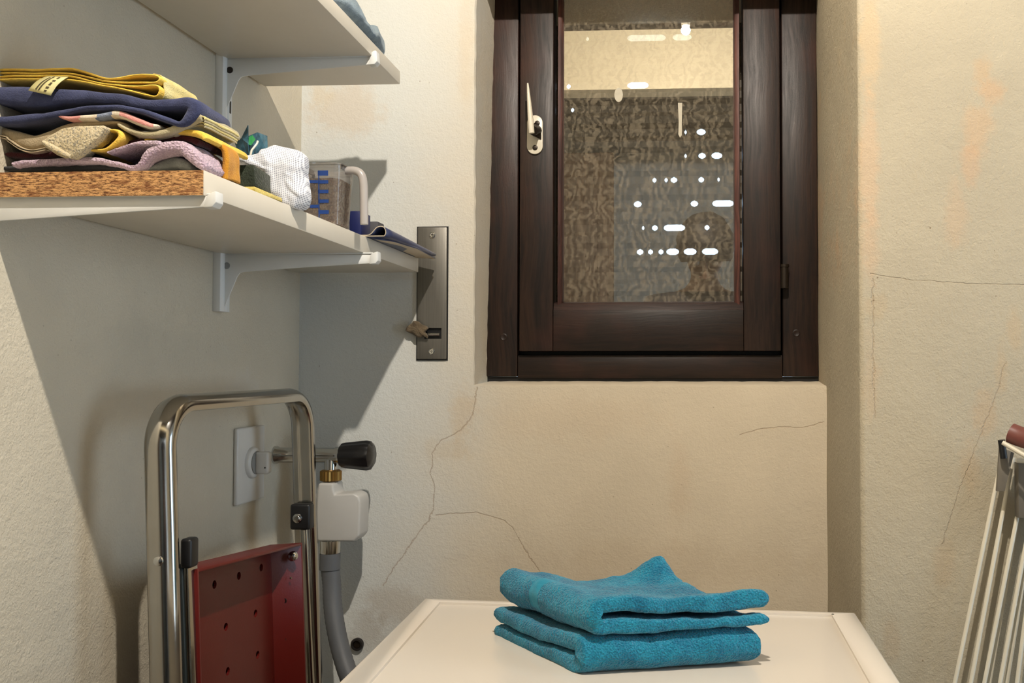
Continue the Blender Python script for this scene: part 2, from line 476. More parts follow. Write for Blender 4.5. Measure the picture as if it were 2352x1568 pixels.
# ------------------------------------------------------------------ window
m_woodz = wood('dark_stained_wood_upright', 'z'); m_woodx = wood('dark_stained_wood_rail', 'x', (42, 29, 22), (20, 13, 10))
m_bead = wood('reddish_glazing_bead_wood', 'z', (104, 62, 52), (48, 26, 22), .5)
m_beadx = wood('dark_glazing_bead_wood', 'x', (62, 40, 32), (32, 20, 16), .5)
m_black = simple('black_plastic', (18, 18, 20), .45, var=.1)
m_cream = simple('cream_painted_metal', (226, 218, 198), .35, var=.03)
m_bronze = simple('dark_bronze', (46, 38, 30), .4, .6)
win = thing('window_1', 'dark brown wooden casement window with a dirty pane', 'window', ((XO + XP) / 2, DW, SILLW))
win['kind'] = 'structure'
yF, yS = DW, DW - .012                       # face of the fixed frame, face of the sash
zT = .64
fl, fr = W(1108, 860, y=yF).x, W(1872, 500, y=yF).x
sl, sr = WX(1193, yS), WX(1793, yS)
gl, gr = WX(1295, yS + .02), WX(1685, yS + .02)
zs0 = WZ(806, yS); zfr = WZ(815, yF); zfb = WZ(869, yF); zg = WZ(692, yS + .02)
m = MB(); m.box((fl - .01, yF, zfb + .003), (WX(1189, yF), yF + .05, zT), .002); build('frame_stile', m, m_woodz, win)
m = MB(); m.box((WX(1797, yF), yF, zfb + .003), (fr + .004, yF + .05, zT), .002); build('frame_stile', m, m_woodz, win)
m = MB(); m.box((WX(1189, yF) + .0003, yF + .0004, zfb), (WX(1797, yF) - .0003, yF + .05, zfr), .002); build('frame_rail', m, m_woodx, win)
m = MB(); m.box((fl - .01, yF + .006, SILLW - .01), (fr + .004, yF + .05, zfb + .0025), 0); build('shade_strip', m, m_black, win, label='black strip standing in for the shadow gap under the frame')  # black strip paints the shadow gap below the frame
m = MB(); m.box((WX(1185, yF), yF + .03, zs0 - .02), (WX(1800, yF), yF + .05, zT), 0)
mm = MB()
for (a, b, c, d) in ((WX(1185, yF), gl - .02, zs0 - .02, zT), (gr + .02, WX(1800, yF), zs0 - .02, zT), (gl - .02, gr + .02, zs0 - .02, zg - .03)):
    mm.box((a, yF + .034, c), (b, yF + .05, d))
build('frame_rebate', mm, m_black, win, smooth=False)
j1, j2 = WX(1270, yS), WX(1708, yS); zr = WZ(712, yS)
m = MB(); m.box((sl, yS, zs0), (j1, yS + .04, zT), .0016); build('sash_stile', m, m_woodz, win)
m = MB(); m.box((j2, yS, zs0), (sr, yS + .04, zT), .0016); build('sash_stile', m, m_woodz, win)
m = MB(); m.box((j1 + .0002, yS + .0003, zs0), (j2 - .0002, yS + .04, zr), .0016); build('sash_rail', m, m_woodx, win)
bl, brr = WX(1280, yS + .006), WX(1700, yS + .006)
yb0, yb1 = yS + .008, yS + .024
def bead(poly, off): mb = MB(); mb.prism(poly, off, .0008); return mb
build('glazing_bead', bead([(bl, yb0, zg - .012), (gl - .002, yb0 + .002, zg - .012), (gl, yb1, zg - .012), (bl, yb1, zg - .012)], (0, 0, zT - zg)), m_bead, win)
build('glazing_bead', bead([(brr, yb0, zg - .012), (gr + .002, yb0 + .002, zg - .012), (gr, yb1, zg - .012), (brr, yb1, zg - .012)], (0, 0, zT - zg)), m_bead, win)
build('glazing_bead', bead([(j1, yb0 - .004, zr - .001), (j1, yb1, zr - .001), (j1, yb1, zg), (j1, yb0 + .002, zg - .003)], (j2 - j1, 0, 0)), m_beadx, win)
# glass
t = NT('dirty_window_glass')
t.n.remove(t.bsdf)
tr = t.n.new('ShaderNodeBsdfTransparent'); tr.inputs[0].default_value = (.86, .88, .86, 1)
gl_ = t.n.new('ShaderNodeBsdfGlossy'); gl_.inputs['Roughness'].default_value = 0.0; gl_.inputs[0].default_value = (1, 1, 1, 1)
df = t.n.new('ShaderNodeBsdfDiffuse')
sw = t.noise(26, 6, .62, dist=2.6); sw2 = t.noise(62, 5, .62, dist=4.5)
df.inputs[0].default_value = lin((186, 172, 148))
wv = t.n.new('ShaderNodeTexWave'); t.l.new(t.co, wv.inputs['Vector']); wv.inputs['Scale'].default_value = 21; wv.inputs['Distortion'].default_value = 16; wv.inputs['Detail'].default_value = 3.5; wv.inputs['Detail Scale'].default_value = 1.6; wv.inputs['Detail Roughness'].default_value = .6
curl = t.ramp(wv.outputs['Fac'], .25, .8, .02, .20)
film = t.math('ADD', t.math('MULTIPLY', curl, t.ramp(sw, .34, .62, .25, 1)), t.ramp(sw2, .46, .56, 0, .06))
film = t.math('ADD', film, .05)
m1 = t.n.new('ShaderNodeMixShader'); m1.inputs[0].default_value = .42
t.l.new(tr.outputs[0], m1.inputs[1]); t.l.new(gl_.outputs[0], m1.inputs[2])
m2 = t.n.new('ShaderNodeMixShader'); t.l.new(film, m2.inputs[0]); t.l.new(m1.outputs[0], m2.inputs[1]); t.l.new(df.outputs[0], m2.inputs[2])
t.l.new(m2.outputs[0], t.out.inputs[0]); m_glass = t.mat
m = MB(); yg = yS + .022
m.add([(gl - .004, yg, zg - .006), (gr + .004, yg, zg - .006), (gr + .004, yg, zT), (gl - .004, yg, zT)], [(0, 1, 2, 3)])
build('pane', m, m_glass, win, smooth=False, label='smeared window pane reflecting the bulb')
m_offwhite = simple('off_white_mark', (196, 188, 168), .6, var=.1, vscale=120)
m = MB(); q = W(1421, 218, y=yg); m.prism([(q.x + .0068 * math.cos(a_ * .3927), yg - .0006, q.z + .0115 * math.sin(a_ * .3927)) for a_ in range(16)], (0, .0006, 0)); build('pale_oval', m, m_offwhite, win)  # flat off-white oval on the pane
m = MB(); m.prism([W(px_, py_, y=yg - .0006) for px_, py_ in ((1557, 236), (1567, 236), (1566, 280), (1566, 310), (1562, 316), (1558, 308), (1559, 280))], (0, .0006, 0)); build('paint_drip', m, m_offwhite, win)
# handle
hc = W(1229, 310, y=yS - .001)
hd = thing('window_handle', '', '', hc); del hd['label']; del hd['category']
child(hd, win)
def stadium(cx, cz, w, h, y, n=12):
    r = w / 2; pts = []
    for i in range(n + 1):
        a = math.pi * i / n; pts.append((cx + r * math.cos(a), y, cz + h / 2 - r + r * math.sin(a)))
    for i in range(n + 1):
        a = math.pi + math.pi * i / n; pts.append((cx + r * math.cos(a), y, cz - h / 2 + r + r * math.sin(a)))
    return pts
k = yS / FPX
m = MB(); m.prism(stadium(hc.x, hc.z, 37 * k, 91 * k, yS - .004), (0, .004, 0), .0008)
build('backplate', m, m_cream, hd)
m = MB(); n0 = W(1231, 300, y=yS - .004); n1 = W(1225, 300, y=yS - .03)
m.tube([n0, n0 + Vector((0, -.006, 0)), n1], [.0095, .0085, .007], 16)
m.prism([W(1217, 307, y=yS - .012), W(1243, 320, y=yS - .006), W(1243, 300, y=yS - .006), W(1229, 280, y=yS - .006), W(1219, 290, y=yS - .03)], (0, .004, 0), .001)
build('neck', m, m_bronze, hd)
m = MB(); a0 = W(1221, 306, y=yS - .034); a1 = W(1212, 191, y=yS - .036)
pts = [a0.lerp(a1, i / 8) for i in range(9)]
m.tube(pts, [.0046, .0047, .0045, .0041, .0037, .0032, .0027, .0021, .0012], 10)
build('lever', m, m_cream, hd)
for (sx, sy) in ((1234, 283), (1229, 339)):
    q = W(sx, sy, y=yS - .0042); m = MB(); m.lathe([(0, .0042), (.0012, .0040), (.0016, .003)], q, (0, -1, 0), 14); build('screw', m, m_bronze, hd)
# hinge and screw caps
m = MB(); m.tube([W(1802, 612, y=yS - .003), W(1802, 662, y=yS - .003)], .0062, 12); m.tube([W(1802, 607, y=yS - .003), W(1802, 613, y=yS - .003)], .0072, 12)
build('hinge', m, m_bronze, win)
for (sx, sy) in ((1157, 774), (1829, 765)):
    m = MB(); m.lathe([(0, .006), (.0006, .006), (.0014, .0045), (.0006, .002)], W(sx, sy, y=yF), (0, -1, 0), 16); build('screw_cap', m, m_woodz, win)

# roller shutter behind the glass
m_slat = simple('shutter_slat', (96, 84, 68), .6, var=.15, vscale=12)
YSH = 1.60
sh = thing('roller_shutter', 'lowered brown roller shutter behind the window pane with daylight in its slits', 'shutter', (-.05, YSH, SILLW))
pitch = WZ(523, YSH) - WZ(578, YSH); z0 = WZ(578, YSH)
slits = {0: [(1462, 1478), (1488, 1500), (1512, 1524), (1530, 1560), (1570, 1600), (1612, 1650)], 1: [(1474, 1480), (1497, 1511), (1524, 1574), (1618, 1630)],
         2: [(1455, 1474), (1586, 1604), (1636, 1686)], 3: [(1498, 1508), (1526, 1534), (1540, 1556), (1604, 1618), (1648, 1654)],
         4: [(1572, 1578), (1604, 1622), (1634, 1660)], 5: [(1572, 1578), (1600, 1622)], 7: [(1440, 1490), (1300, 1310)], 9: [(1440, 1530), (1545, 1590), (1345, 1352)], 6: [(1310, 1318)]}
xa, xb = -.335, XP + .004
for i in range(-4, 12):
    zb = z0 + pitch * i
    m = MB(); prof = [(YSH + .004, zb + .0055), (YSH - .001, zb + .010), (YSH - .005, zb + pitch * .35), (YSH - .005, zb + pitch * .65), (YSH - .001, zb + pitch - .010), (YSH + .004, zb + pitch - .0055), (YSH + .009, zb + pitch * .7), (YSH + .009, zb + pitch * .3)]
    m.prism([(xa, p[0], p[1]) for p in prof], (xb - xa, 0, 0))
    build('slat', m, m_slat, sh, angle=30)
    # web at the joint, open only at the slits
    cuts = sorted((W(a, 500, y=YSH).x, W(b, 500, y=YSH).x) for a, b in slits.get(i, []))
    x = xprev = xa; m = MB()
    for (a, b) in cuts + [(xb, xb)]:
        if a > x:
            r0 = 0 if x == xa else min(.0065, (x - xprev) * .48); r1 = 0 if a == xb else min(.0065, (b - a) * .48)
            hh0 = .0028 + r0 * .45; hh1 = .0028 + r1 * .45
            po = [(x, 0), (x - r0 * .25, -hh0 * .6), (x - r0, -hh0), (x - r0, -.0082), (a + r1, -.0082), (a + r1, -hh1), (a + r1 * .25, -hh1 * .6), (a, 0), (a + r1 * .25, hh1 * .6), (a + r1, hh1), (a + r1, .0082), (x - r0, .0082), (x - r0, hh0), (x - r0 * .25, hh0 * .6)]
            m = MB(); m.prism([(p, YSH + .003, zb + q_) for p, q_ in po], (0, .003, 0)); build('slat_web', m, m_slat, sh, smooth=False)
        x = b; xprev = a
# outer window reveal
m = MB()
m.box((fl - .10, DW + .05, SILLW - .08), (fl + .0, YSH + .16, LINT + .1)); m.box((fl - .1, DW + .05, SILLW - .12), (XP + .08, YSH + .16, SILLW - .012)); m.box((fl - .1, DW + .3, LINT - .0), (XP + .08, YSH + .16, LINT + .1)); m.box((XP + .0065, DW + .05, SILLW - .1), (XP + .1, YSH + .16, LINT + .1))
structure(build('trim_1', m, m_plain, smooth=False))

# ------------------------------------------------------------------ shelves
t = NT('white_melamine'); t.base(t.mix(t.noise(20, 3), lin((214, 205, 188)), lin((224, 216, 200)))); t.set(Roughness=.38); m_mel = t.mat
t = NT('raw_chipboard')
st = (.28, 1, 1)
a = t.noise(620, 4, .7, stretch=st); b_, c_ = t.voro(640, stretch=st); c = t.noise(230, 3, .6, stretch=st)
col = t.mix(t.ramp(a, .36, .58), lin((96, 56, 26)), lin((222, 168, 108)))
col = t.mix(t.ramp(c, .5, .66, 0, .7), col, lin((120, 66, 30)))
col = t.mix(t.ramp(b_, .05, .3, .6, 0), col, lin((226, 178, 122)))
t.base(col); t.set(Roughness=.9); t.bump(a, .9, .002); m_chip = t.mat
m_white = simple('white_powder_coated_steel', (226, 226, 222), .32, var=.02)
YN, YB, YE, YU = 0.721, 1.095, 1.322, 1.205       # near end of the lower shelf, bracket plane, far ends
XB = XL + .014
zb0 = (W(470, 447.5, y=YN).z + W(961, 625.6, y=YE).z) / 2
zt0 = W(300, 392, y=YN).z
xn, xf = W(468, 420, y=YN).x, W(961, 620, y=YE).x
lo = thing('wall_shelf', 'long white shelf with a raw chipboard end, carrying the folded cloths', 'shelf', (XB, YN, zb0))
m = MB(); m.hexa([(XB - .008, YN + .0008, zb0), (xn, YN + .0008, zb0), (xf, YE, zb0), (XB - .008, YE, zb0), (XB - .008, YN + .0008, zt0), (xn, YN + .0008, zt0), (xf, YE, zt0), (XB - .008, YE, zt0)], .0008)
build('board', m, m_mel, lo)
m = MB(); m.hexa([(XB - .008, YN, zb0 + .0002), (xn - .0008, YN, zb0 + .0002), (xn - .0008, YN + .0012, zb0 + .0002), (XB - .008, YN + .0012, zb0 + .0002), (XB - .008, YN, zt0 - .0002), (xn - .0008, YN, zt0 - .0002), (xn - .0008, YN + .0012, zt0 - .0002), (XB - .008, YN + .0012, zt0 - .0002)])
build('chipboard_end', m, m_chip, lo, smooth=False, label='unfinished chipboard end face')
zb1 = W(919, 193.6, y=YU).z; zt1 = zb1 + .0175
x1f = W(919, 193.6, y=YU).x; x1n = W(729, 0, z=zb1).x
YUN = .655
kx = (x1f - x1n) / (YU - W(729, 0, z=zb1).y); x1nn = x1f - kx * (YU - YUN)
up = thing('wall_shelf', 'upper white shelf near the top of the photo with a grey-blue cloth on it', 'shelf', (XB, YUN, zb1))
m = MB(); m.hexa([(XB - .008, YUN, zb1), (x1nn, YUN, zb1), (x1f, YU, zb1), (XB - .008, YU, zb1), (XB - .008, YUN, zt1), (x1nn, YUN, zt1), (x1f, YU, zt1), (XB - .008, YU, zt1)], .0008)
build('board', m, m_mel, up)
# upright rail
zr0 = W(484, 716, y=YB).z
rail = thing('shelf_upright', 'white slotted wall upright carrying both far brackets', 'upright', (XL, YB, zr0))
m = MB(); m.prism([(XL, YB - .010, zr0), (XL + .0095, YB - .010, zr0), (XL + .0115, YB - .006, zr0), (XL + .0115, YB - .002, zr0), (XL + .009, YB, zr0), (XL + .0115, YB + .002, zr0), (XL + .0115, YB + .010, zr0), (XL, YB + .010, zr0)], (0, 0, .78), .0005)
build('rail', m, m_white, rail)
m = MB()
for i in range(24): m.box((XL + .009, YB + .0035, zr0 + .02 + i * .032), (XL + .0122, YB + .0065, zr0 + .035 + i * .032))
build('slots', m, m_black, rail, smooth=False, label='row of dark bracket slots')
# brackets
def bracket(label, poly, y, hole, lip):
    pts = [W(px, py, y=y) for px, py in poly]
    b = thing('shelf_bracket', label, 'bracket', pts[0])
    m = MB(); m.prism(pts, (0, .0018, 0), .0004)
    build('web', m, m_white, b)
    # top flange under the board
    m = MB(); top = max(p.z for p in pts[:2]); m.box((pts[0].x, y, pts[0].z - .0012), (pts[1].x - .0005, y + .011, pts[0].z + .0004), .0003); build('flange', m, m_white, b)
    lp = [W(px, py, y=y - .0012) for px, py in lip]
    m = MB(); m.prism(lp, (0, .0125, 0), .0006); build('end_lip', m, m_white, b)
    if hole:
        m = MB(); m.lathe([(0, .0042), (.0008, .0040), (.0011, .003), (.0006, .001)], W(hole[0], hole[1], y=y + .0002), (0, -1, 0), 16)
        build('screw', m, hole[2], b)
    return b
m_screwdark = simple('dark_screw', (52, 44, 38), .5, .3); m_screwgrey = simple('painted_screw', (148, 150, 148), .5)
bracket('white bracket under the upper shelf with a dark screw', [(503, 134.5), (856, 131), (864, 139), (858, 147), (700, 161), (562, 174), (553, 177), (547, 185), (517, 257), (503, 258)], YB - .003, (528, 161, m_screwdark), [(849, 131), (851, 122), (858, 116), (864, 116), (866, 140), (860, 147), (846, 148)])
bracket('white bracket under the lower shelf, screwed to the upright', [(498, 582.5), (858, 585), (867, 596), (861, 604), (700, 614), (560, 624), (551, 626.5), (545, 634), (514, 708), (498, 709)], YB - .003, (521, 610, m_screwgrey), [(850, 585), (860, 579), (867, 577), (868, 598), (862, 605), (848, 606)])
bracket('white bracket right below the raw chipboard end, nearest the camera', [(-90, 450), (484, 449.5), (495, 462), (487, 474), (300, 486), (0, 507), (-90, 514)], YN + .004, None, [(474, 449.5), (487, 441), (495, 438), (496, 464), (488, 475), (466, 476)])

# ------------------------------------------------------------------ folded cloths on the lower shelf
def cloth(name, pts, y0, y1, mats, conv, n=70, matf=None, amp=.0007, slices=7, parent=None, taper=0.0, fuzz=0.0, xmax=None):
    """folded sheet: centre line (u, v, half thickness) in zoomed-photo units at plane y0, swept back to y1"""
    sx, ox, oy = conv
    C = []
    for (u, v, h) in pts:
        q = W(ox + u / sx, oy + v / sx, y=y0); C.append((q.x, q.z, h / sx * y0 / FPX))
    S = spline(C, n)
    L = []; Rr = []
    for i, (x, z, h) in enumerate(S):
        a = S[max(i - 1, 0)]; b = S[min(i + 1, n - 1)]
        dx, dz = b[0] - a[0], b[1] - a[1]; l = math.hypot(dx, dz) or 1e-9
        nx, nz = -dz / l, dx / l
        e = min(1.0, math.sqrt(max(0.0, 1 - (1 - min(i, n - 1 - i, 3) / 3) ** 2)) + .15)
        L.append((x + nx * h * e, z + nz * h * e)); Rr.append((x - nx * h * e, z - nz * h * e))
    loop = L + Rr[::-1]; k = len(loop); mid = [((L[i][0] + Rr[i][0]) / 2, (L[i][1] + Rr[i][1]) / 2) for i in range(n)]
    midl = mid + mid[::-1]
    m = MB(); rows = []
    ys = [0, .0011, .003] + [.003 + (y1 - y0 - .006) * i / slices for i in range(1, slices + 1)] + [y1 - y0 - .001, y1 - y0]
    sc = [.45, .85, 1.0] + [1.0] * slices + [.85, .4]
    x0 = min(p[0] for p in loop); x1 = max(p[0] for p in loop)
    for yy, s_ in zip(ys, sc):
        row = []
        for (p, q) in zip(loop, midl):
            x = q[0] + (p[0] - q[0]) * s_; z = q[1] + (p[1] - q[1]) * s_
            f = (x - x0) / (x1 - x0)
            x -= taper * f * (yy / (y1 - y0)) ** 2
            P = Vector((x, y0 + yy, z)); d = wob(P, 60, amp) + wob(P, 17, amp * 1.6)
            if fuzz: d += wob(P, 900, fuzz)
            P += d
            if xmax: P.x = min(P.x, xmax)
            P.z = max(P.z, zt0 + .0004 + random.random() * .0002)
            row.append(P)
        rows.append(row)
    m.grid(rows, close=True)
    if matf:
        for fi in range(len(m.f)):
            j = fi % k; i = j if j < n else k - 1 - j
            m.m[fi] = matf(i / (n - 1), j < n)
    # front and back caps
    for r, base in ((0, 0), (len(rows) - 1, (len(rows) - 1) * k)):
        for i in range(n - 1):
            m.f.append((base + i, base + i + 1, base + k - 2 - i, base + k - 1 - i)); m.m.append(matf(i / (n - 1), True) if matf else 0)
    return build(name, m, mats, parent, angle=75)
Z1 = (3.564, 0, 100); Z2 = (5.806, 0, 130); Z3 = (4.753, 280, 130)
GRP = 'folded cloths in the pile on the lower shelf'
f_yel = fabric('yellow_cotton', (250, 212, 94), (240, 192, 72)); f_pale = fabric('pale_yellow_cotton', (226, 212, 150), (212, 192, 120))
f_navy = fabric('navy_cotton', (70, 76, 110), (54, 59, 88)); f_och = fabric('ochre_cotton', (214, 152, 52), (190, 126, 36))
f_taupe = fabric('taupe_cotton', (190, 172, 140), (160, 142, 112)); f_beige = fabric('grey_beige_cotton', (196, 184, 150), (172, 160, 126))
f_knit = fabric('cream_knit', (214, 198, 164), (186, 168, 130), weave=500, bump=1.0, fleck=(128, 126, 120))
f_lav = terry('lavender_terry', (214, 190, 204), (178, 152, 170)); f_mar = fabric('maroon_cotton', (74, 26, 28), (52, 18, 20))
f_grey = fabric('grey_cotton', (150, 152, 146), (110, 112, 108)); f_pink = fabric('pink_cotton', (232, 166, 156), (214, 142, 134)); f_cream = fabric('cream_cotton', (238, 224, 202), (222, 204, 178)); f_blue = fabric('blue_check_cotton', (52, 62, 98), (150, 160, 178))
f_tag = simple('care_label_ribbon', (206, 196, 138), .6, var=.05); f_ink = simple('care_label_print', (70, 60, 36), .7)

o = cloth('folded_cloth', [(-330, 262, 12), (0, 214, 11), (300, 214, 11), (450, 207, 11), (570, 206, 11), (700, 235, 11), (860, 287, 11), (960, 290, 10), (1080, 265, 10), (1200, 256, 10), (1280, 264, 10), (1305, 290, 10), (1275, 318, 9), (1180, 318, 8), (1050, 322, 8), (900, 315, 8), (700, 270, 8), (500, 240, 8), (300, 242, 8), (0, 240, 8), (-260, 262, 8), (-300, 275, 8), (-260, 288, 8), (0, 268, 9), (300, 262, 9), (560, 268, 9), (760, 312, 9), (960, 345, 9), (1120, 352, 9), (1230, 342, 9), (1290, 352, 10), (1302, 388, 10), (1272, 428, 10), (1180, 416, 10), (950, 366, 10), (760, 328, 10), (560, 298, 10), (300, 287, 10), (0, 292, 10), (-300, 300, 10)],
          .731, .782, [f_yel, f_pale], Z1, n=150, matf=lambda s, up_: 0 if s < .985 else 1, taper=.006)
yel = tag(o, 'yellow folded cloth with a care label, topmost in the pile', 'cloth', GRP)
# pale flank of the yellow cloth (its other side shows on the right)
o = cloth('folded_cloth', [(930, 372, 6), (1130, 395, 7), (1270, 436, 6), (1330, 440, 5), (1345, 400, 6), (1340, 350, 6), (1338, 300, 6), (1310, 262, 5), (1250, 248, 4)], .737, .79, f_pale, Z1, n=60)
child(o, yel); o.name = 'lining'
# care label
q0 = [W(66 + (x - 380) / 5.806 * 1, 130 + y / 5.806, y=.7285) for x, y in ((380, 450), (640, 260))]
def lab(zx, zy, y): return W(zx / 5.806, 130 + zy / 5.806, y=y)
top_a, top_b, bot_a, bot_b = lab(640, 262, .731), lab(915, 272, .731), lab(380, 452, .722), lab(680, 520, .722)
m = MB(); rows = []
for i in range(7):
    s_ = i / 6; a_ = top_a.lerp(bot_a, s_); b_ = top_b.lerp(bot_b, s_); bend = Vector((0, -.002 * math.sin(s_ * math.pi), .0008 * math.sin(s_ * math.pi)))
    rows.append([a_ + bend, a_.lerp(b_, .5) + bend, b_ + bend])
m.grid(rows); ct = build('care_label', m, f_tag, yel, label='small cream care label printed with dark lines')
ct.modifiers.new('thick', 'SOLIDIFY').thickness = .0004
m = MB()
for (u0, u1, s0, s1) in ((.25, .31, .12, .9), (.38, .44, .05, .92), (.64, .74, .08, .2), (.62, .76, .3, .38), (.64, .74, .46, .6), (.62, .76, .68, .76), (.64, .75, .84, .92)):
    ns = max(1, int((s1 - s0) / .08)); row = []
    for i in range(ns + 1):
        s_ = s0 + (s1 - s0) * i / ns; a_ = top_a.lerp(bot_a, s_); b_ = top_b.lerp(bot_b, s_); bd = Vector((0, -.002 * math.sin(s_ * math.pi) - .0007, .0008 * math.sin(s_ * math.pi) + .0002))
        row.append([a_.lerp(b_, u0) + bd, a_.lerp(b_, u1) + bd])
    m.grid(row)
child(build('print', m, f_ink, None, smooth=False), ct)

o = cloth('folded_cloth', [(-330, 420, 60), (0, 415, 74), (250, 425, 84), (500, 425, 66), (760, 432, 50), (1000, 460, 44), (1200, 492, 44), (1400, 484, 50), (1530, 480, 54), (1580, 520, 60), (1545, 590, 48), (1470, 645, 26), (1360, 615, 24), (1240, 575, 24), (1100, 540, 22), (900, 528, 22), (700, 535, 22), (450, 575, 28), (200, 600, 36), (0, 620, 36), (-330, 640, 36)],
          .728, .79, f_navy, Z1, n=110, amp=.0009, taper=.004)
tag(o, 'navy blue folded cloth lying just under the yellow one', 'cloth', GRP)
def stripes(s, up_):
    if s < .22: return 0
    if s < .36: return 1
    if s < .52: return 2
    if s < .60: return 1 if up_ else 1
    if s < .93: return 0 if up_ else 1
    return 1
o = cloth('striped_towel', [(480, 592, 12), (560, 612, 20), (660, 612, 22), (760, 606, 24), (860, 594, 26), (940, 580, 28), (1020, 592, 30), (1120, 636, 30), (1220, 668, 26), (1300, 668, 14)], .729, .775, [f_pink, f_cream, f_blue], Z1, n=60, matf=stripes)
tag(o, 'pink, cream and navy striped tea towel edge between navy and taupe cloths', 'towel', GRP)
o = cloth('folded_cloth', [(-330, 690, 40), (0, 718, 44), (120, 760, 60), (260, 800, 62), (400, 770, 70), (560, 700, 50), (760, 660, 22), (960, 650, 14), (1060, 690, 10)], .735, .785, f_taupe, Z1, n=70, amp=.0011)
tp = tag(o, 'taupe cotton cloth sagging in layers at the left of the pile', 'cloth', GRP)
for (yo, dv) in ((.733, 62), (.7335, 80)):
    o = cloth('layer', [(-330, 690 + dv, 7), (0, 690 + dv, 7), (60, 720 + dv, 7), (150, 775 + dv, 7), (260, 805 + dv, 7), (380, 790 + dv, 7)], yo, .78, f_taupe, Z1, n=40); child(o, tp)
# knit flap
def pillow(name, outline, y0, depth, mats, parent=None, rings=9, fold=.0, ff=40, slope=0.0, fuzz=0.0, power=.5, dens=6, sm=2):
    """puffed piece: closed outline in photo pixels at depth y0, bulging towards and away from the camera"""
    P = [W(px, py, y=y0) for px, py in outline]
    # densify
    Q = []
    for i in range(len(P)):
        a, b = P[i], P[(i + 1) % len(P)]
        for j in range(dens): Q.append(a.lerp(b, j / dens))
    for _ in range(sm): Q = [(Q[i - 1] + Q[i] * 2 + Q[(i + 1) % len(Q)]) / 4 for i in range(len(Q))]
    c = sum(Q, Vector()) / len(Q)
    m = MB(); rows = []
    def ring(s_, side):
        r = []
        for q in Q:
            p = c + (q - c) * s_; h = depth * (max(0, 1 - s_ * s_) ** power)
            p = Vector((p.x, y0 + side * h + slope * (p.x - c.x), p.z))
            w = wob(p, ff, fold) + wob(p, ff * 3, fold * .4)
            if fuzz: w += wob(p, 900, fuzz)
            p += w * (1 if s_ < .97 else .4)
            r.append(p)
        return r
    S_ = [math.sin(math.pi / 2 * i / rings) for i in range(rings + 1)]
    rows = [ring(max(s_, .02), -1) for s_ in S_] + [ring(max(s_, .02), 1) for s_ in S_[::-1][1:]]
    m.grid(rows, close=True); n = len(Q)
    m.f.append(tuple(range(n))); m.m.append(0); b = (len(rows) - 1) * n
    m.f.append(tuple(range(b + n - 1, b - 1, -1))); m.m.append(0)
    return build(name, m, mats, parent, angle=80)
def z1(L): return [(x / 3.564, 100 + y / 3.564) for x, y in L]
m = MB()
kp = [W(px_, py_, y=.7215) for px_, py_ in z1([(342, 796), (420, 742), (505, 694), (600, 676), (720, 672), (850, 668), (858, 690), (800, 775), (720, 838), (650, 895), (588, 936), (540, 928), (470, 893), (400, 852), (348, 822)])]
m.prism(kp, (0, .016, 0), .0032, seg=3)
o = build('knitted_cloth', m, f_knit, angle=70)
m = MB(); m.tube([W(px_, py_, y=.7218) for px_, py_ in z1([(352, 806), (410, 842), (480, 884), (545, 916), (580, 925)])], [.0016, .0026, .003, .0026, .0016], 10); child(build('rolled_hem', m, f_knit, None), o)
tag(o, 'cream speckled knitted cloth folded to a blunt corner hanging out of the pile', 'cloth', GRP)
o = cloth('folded_cloth', [(690, 868, 12), (760, 874, 10), (850, 868, 12), (920, 830, 22), (978, 765, 24), (960, 718, 16), (900, 712, 12), (840, 740, 12), (760, 800, 12), (700, 835, 10)], .729, .775, f_yel, Z1, n=60)
tag(o, 'mustard yellow cloth whose fold forms an open loop mid pile', 'cloth', GRP)
o = cloth('folded_cloth', [(960, 660, 16), (1050, 710, 22), (1160, 742, 26), (1280, 732, 30), (1400, 700, 34), (1500, 645, 40), (1580, 600, 44), (1640, 580, 40)], .731, .80, f_beige, Z1, n=60, amp=.0008)
gb = tag(o, 'grey-beige ribbed cloth sloping down at the right under the navy one', 'cloth', GRP)
for k_, (dz, y_) in enumerate(((0, .733), (22, .734), (44, .735), (66, .736))):
    o = cloth('rib', [(1420, 690 + dz, 8), (1560, 612 + dz, 9), (1640, 590 + dz, 9), (1672, 600 + dz, 8), (1672, 614 + dz, 5)], y_, .792, f_beige if k_ % 2 else f_pale, Z1, n=30); child(o, gb)
o = cloth('folded_cloth', [(1180, 790, 10), (1350, 740, 14), (1480, 715, 22), (1580, 720, 30), (1650, 745, 30), (1672, 780, 20)], .735, .81, f_yel, Z1, n=50)
tag(o, 'dull yellow cloth peeping out above the lavender towel', 'cloth', GRP)
o = cloth('folded_cloth', [(30, 905, 22), (300, 905, 26), (560, 890, 28), (800, 880, 26), (1000, 830, 26), (1200, 785, 26), (1400, 760, 26), (1540, 768, 28), (1620, 810, 28)], .739, .795, f_mar, Z1, n=60)
tag(o, 'dark maroon cloth mostly hidden above the lavender towel', 'cloth', GRP)
o = cloth('terry_towel', [(90, 985, 24), (200, 970, 26), (500, 962, 28), (800, 955, 26), (960, 985, 22), (1060, 1010, 20), (1140, 985, 22), (1190, 920, 34), (1260, 870, 50), (1380, 840, 52), (1480, 840, 54), (1560, 900, 56), (1620, 965, 44), (1665, 1010, 26)], .730, .778, f_lav, Z1, n=110, fuzz=.0006, amp=.0009, slices=26)
lv = tag(o, 'lavender terry towel arching over the shelf end near the bottom of the pile', 'towel', GRP)
o = cloth('folded_edge', [(880, 890, 14), (1000, 850, 18), (1100, 822, 20), (1200, 812, 26), (1300, 815, 26)], .7295, .775, f_lav, Z1, n=40, fuzz=.0005, slices=20); child(o, lv)
o = cloth('folded_cloth', [(1180, 1028, 10), (1290, 995, 30), (1400, 960, 46), (1500, 985, 44), (1560, 1020, 16)], .741, .79, f_grey, Z1, n=40)
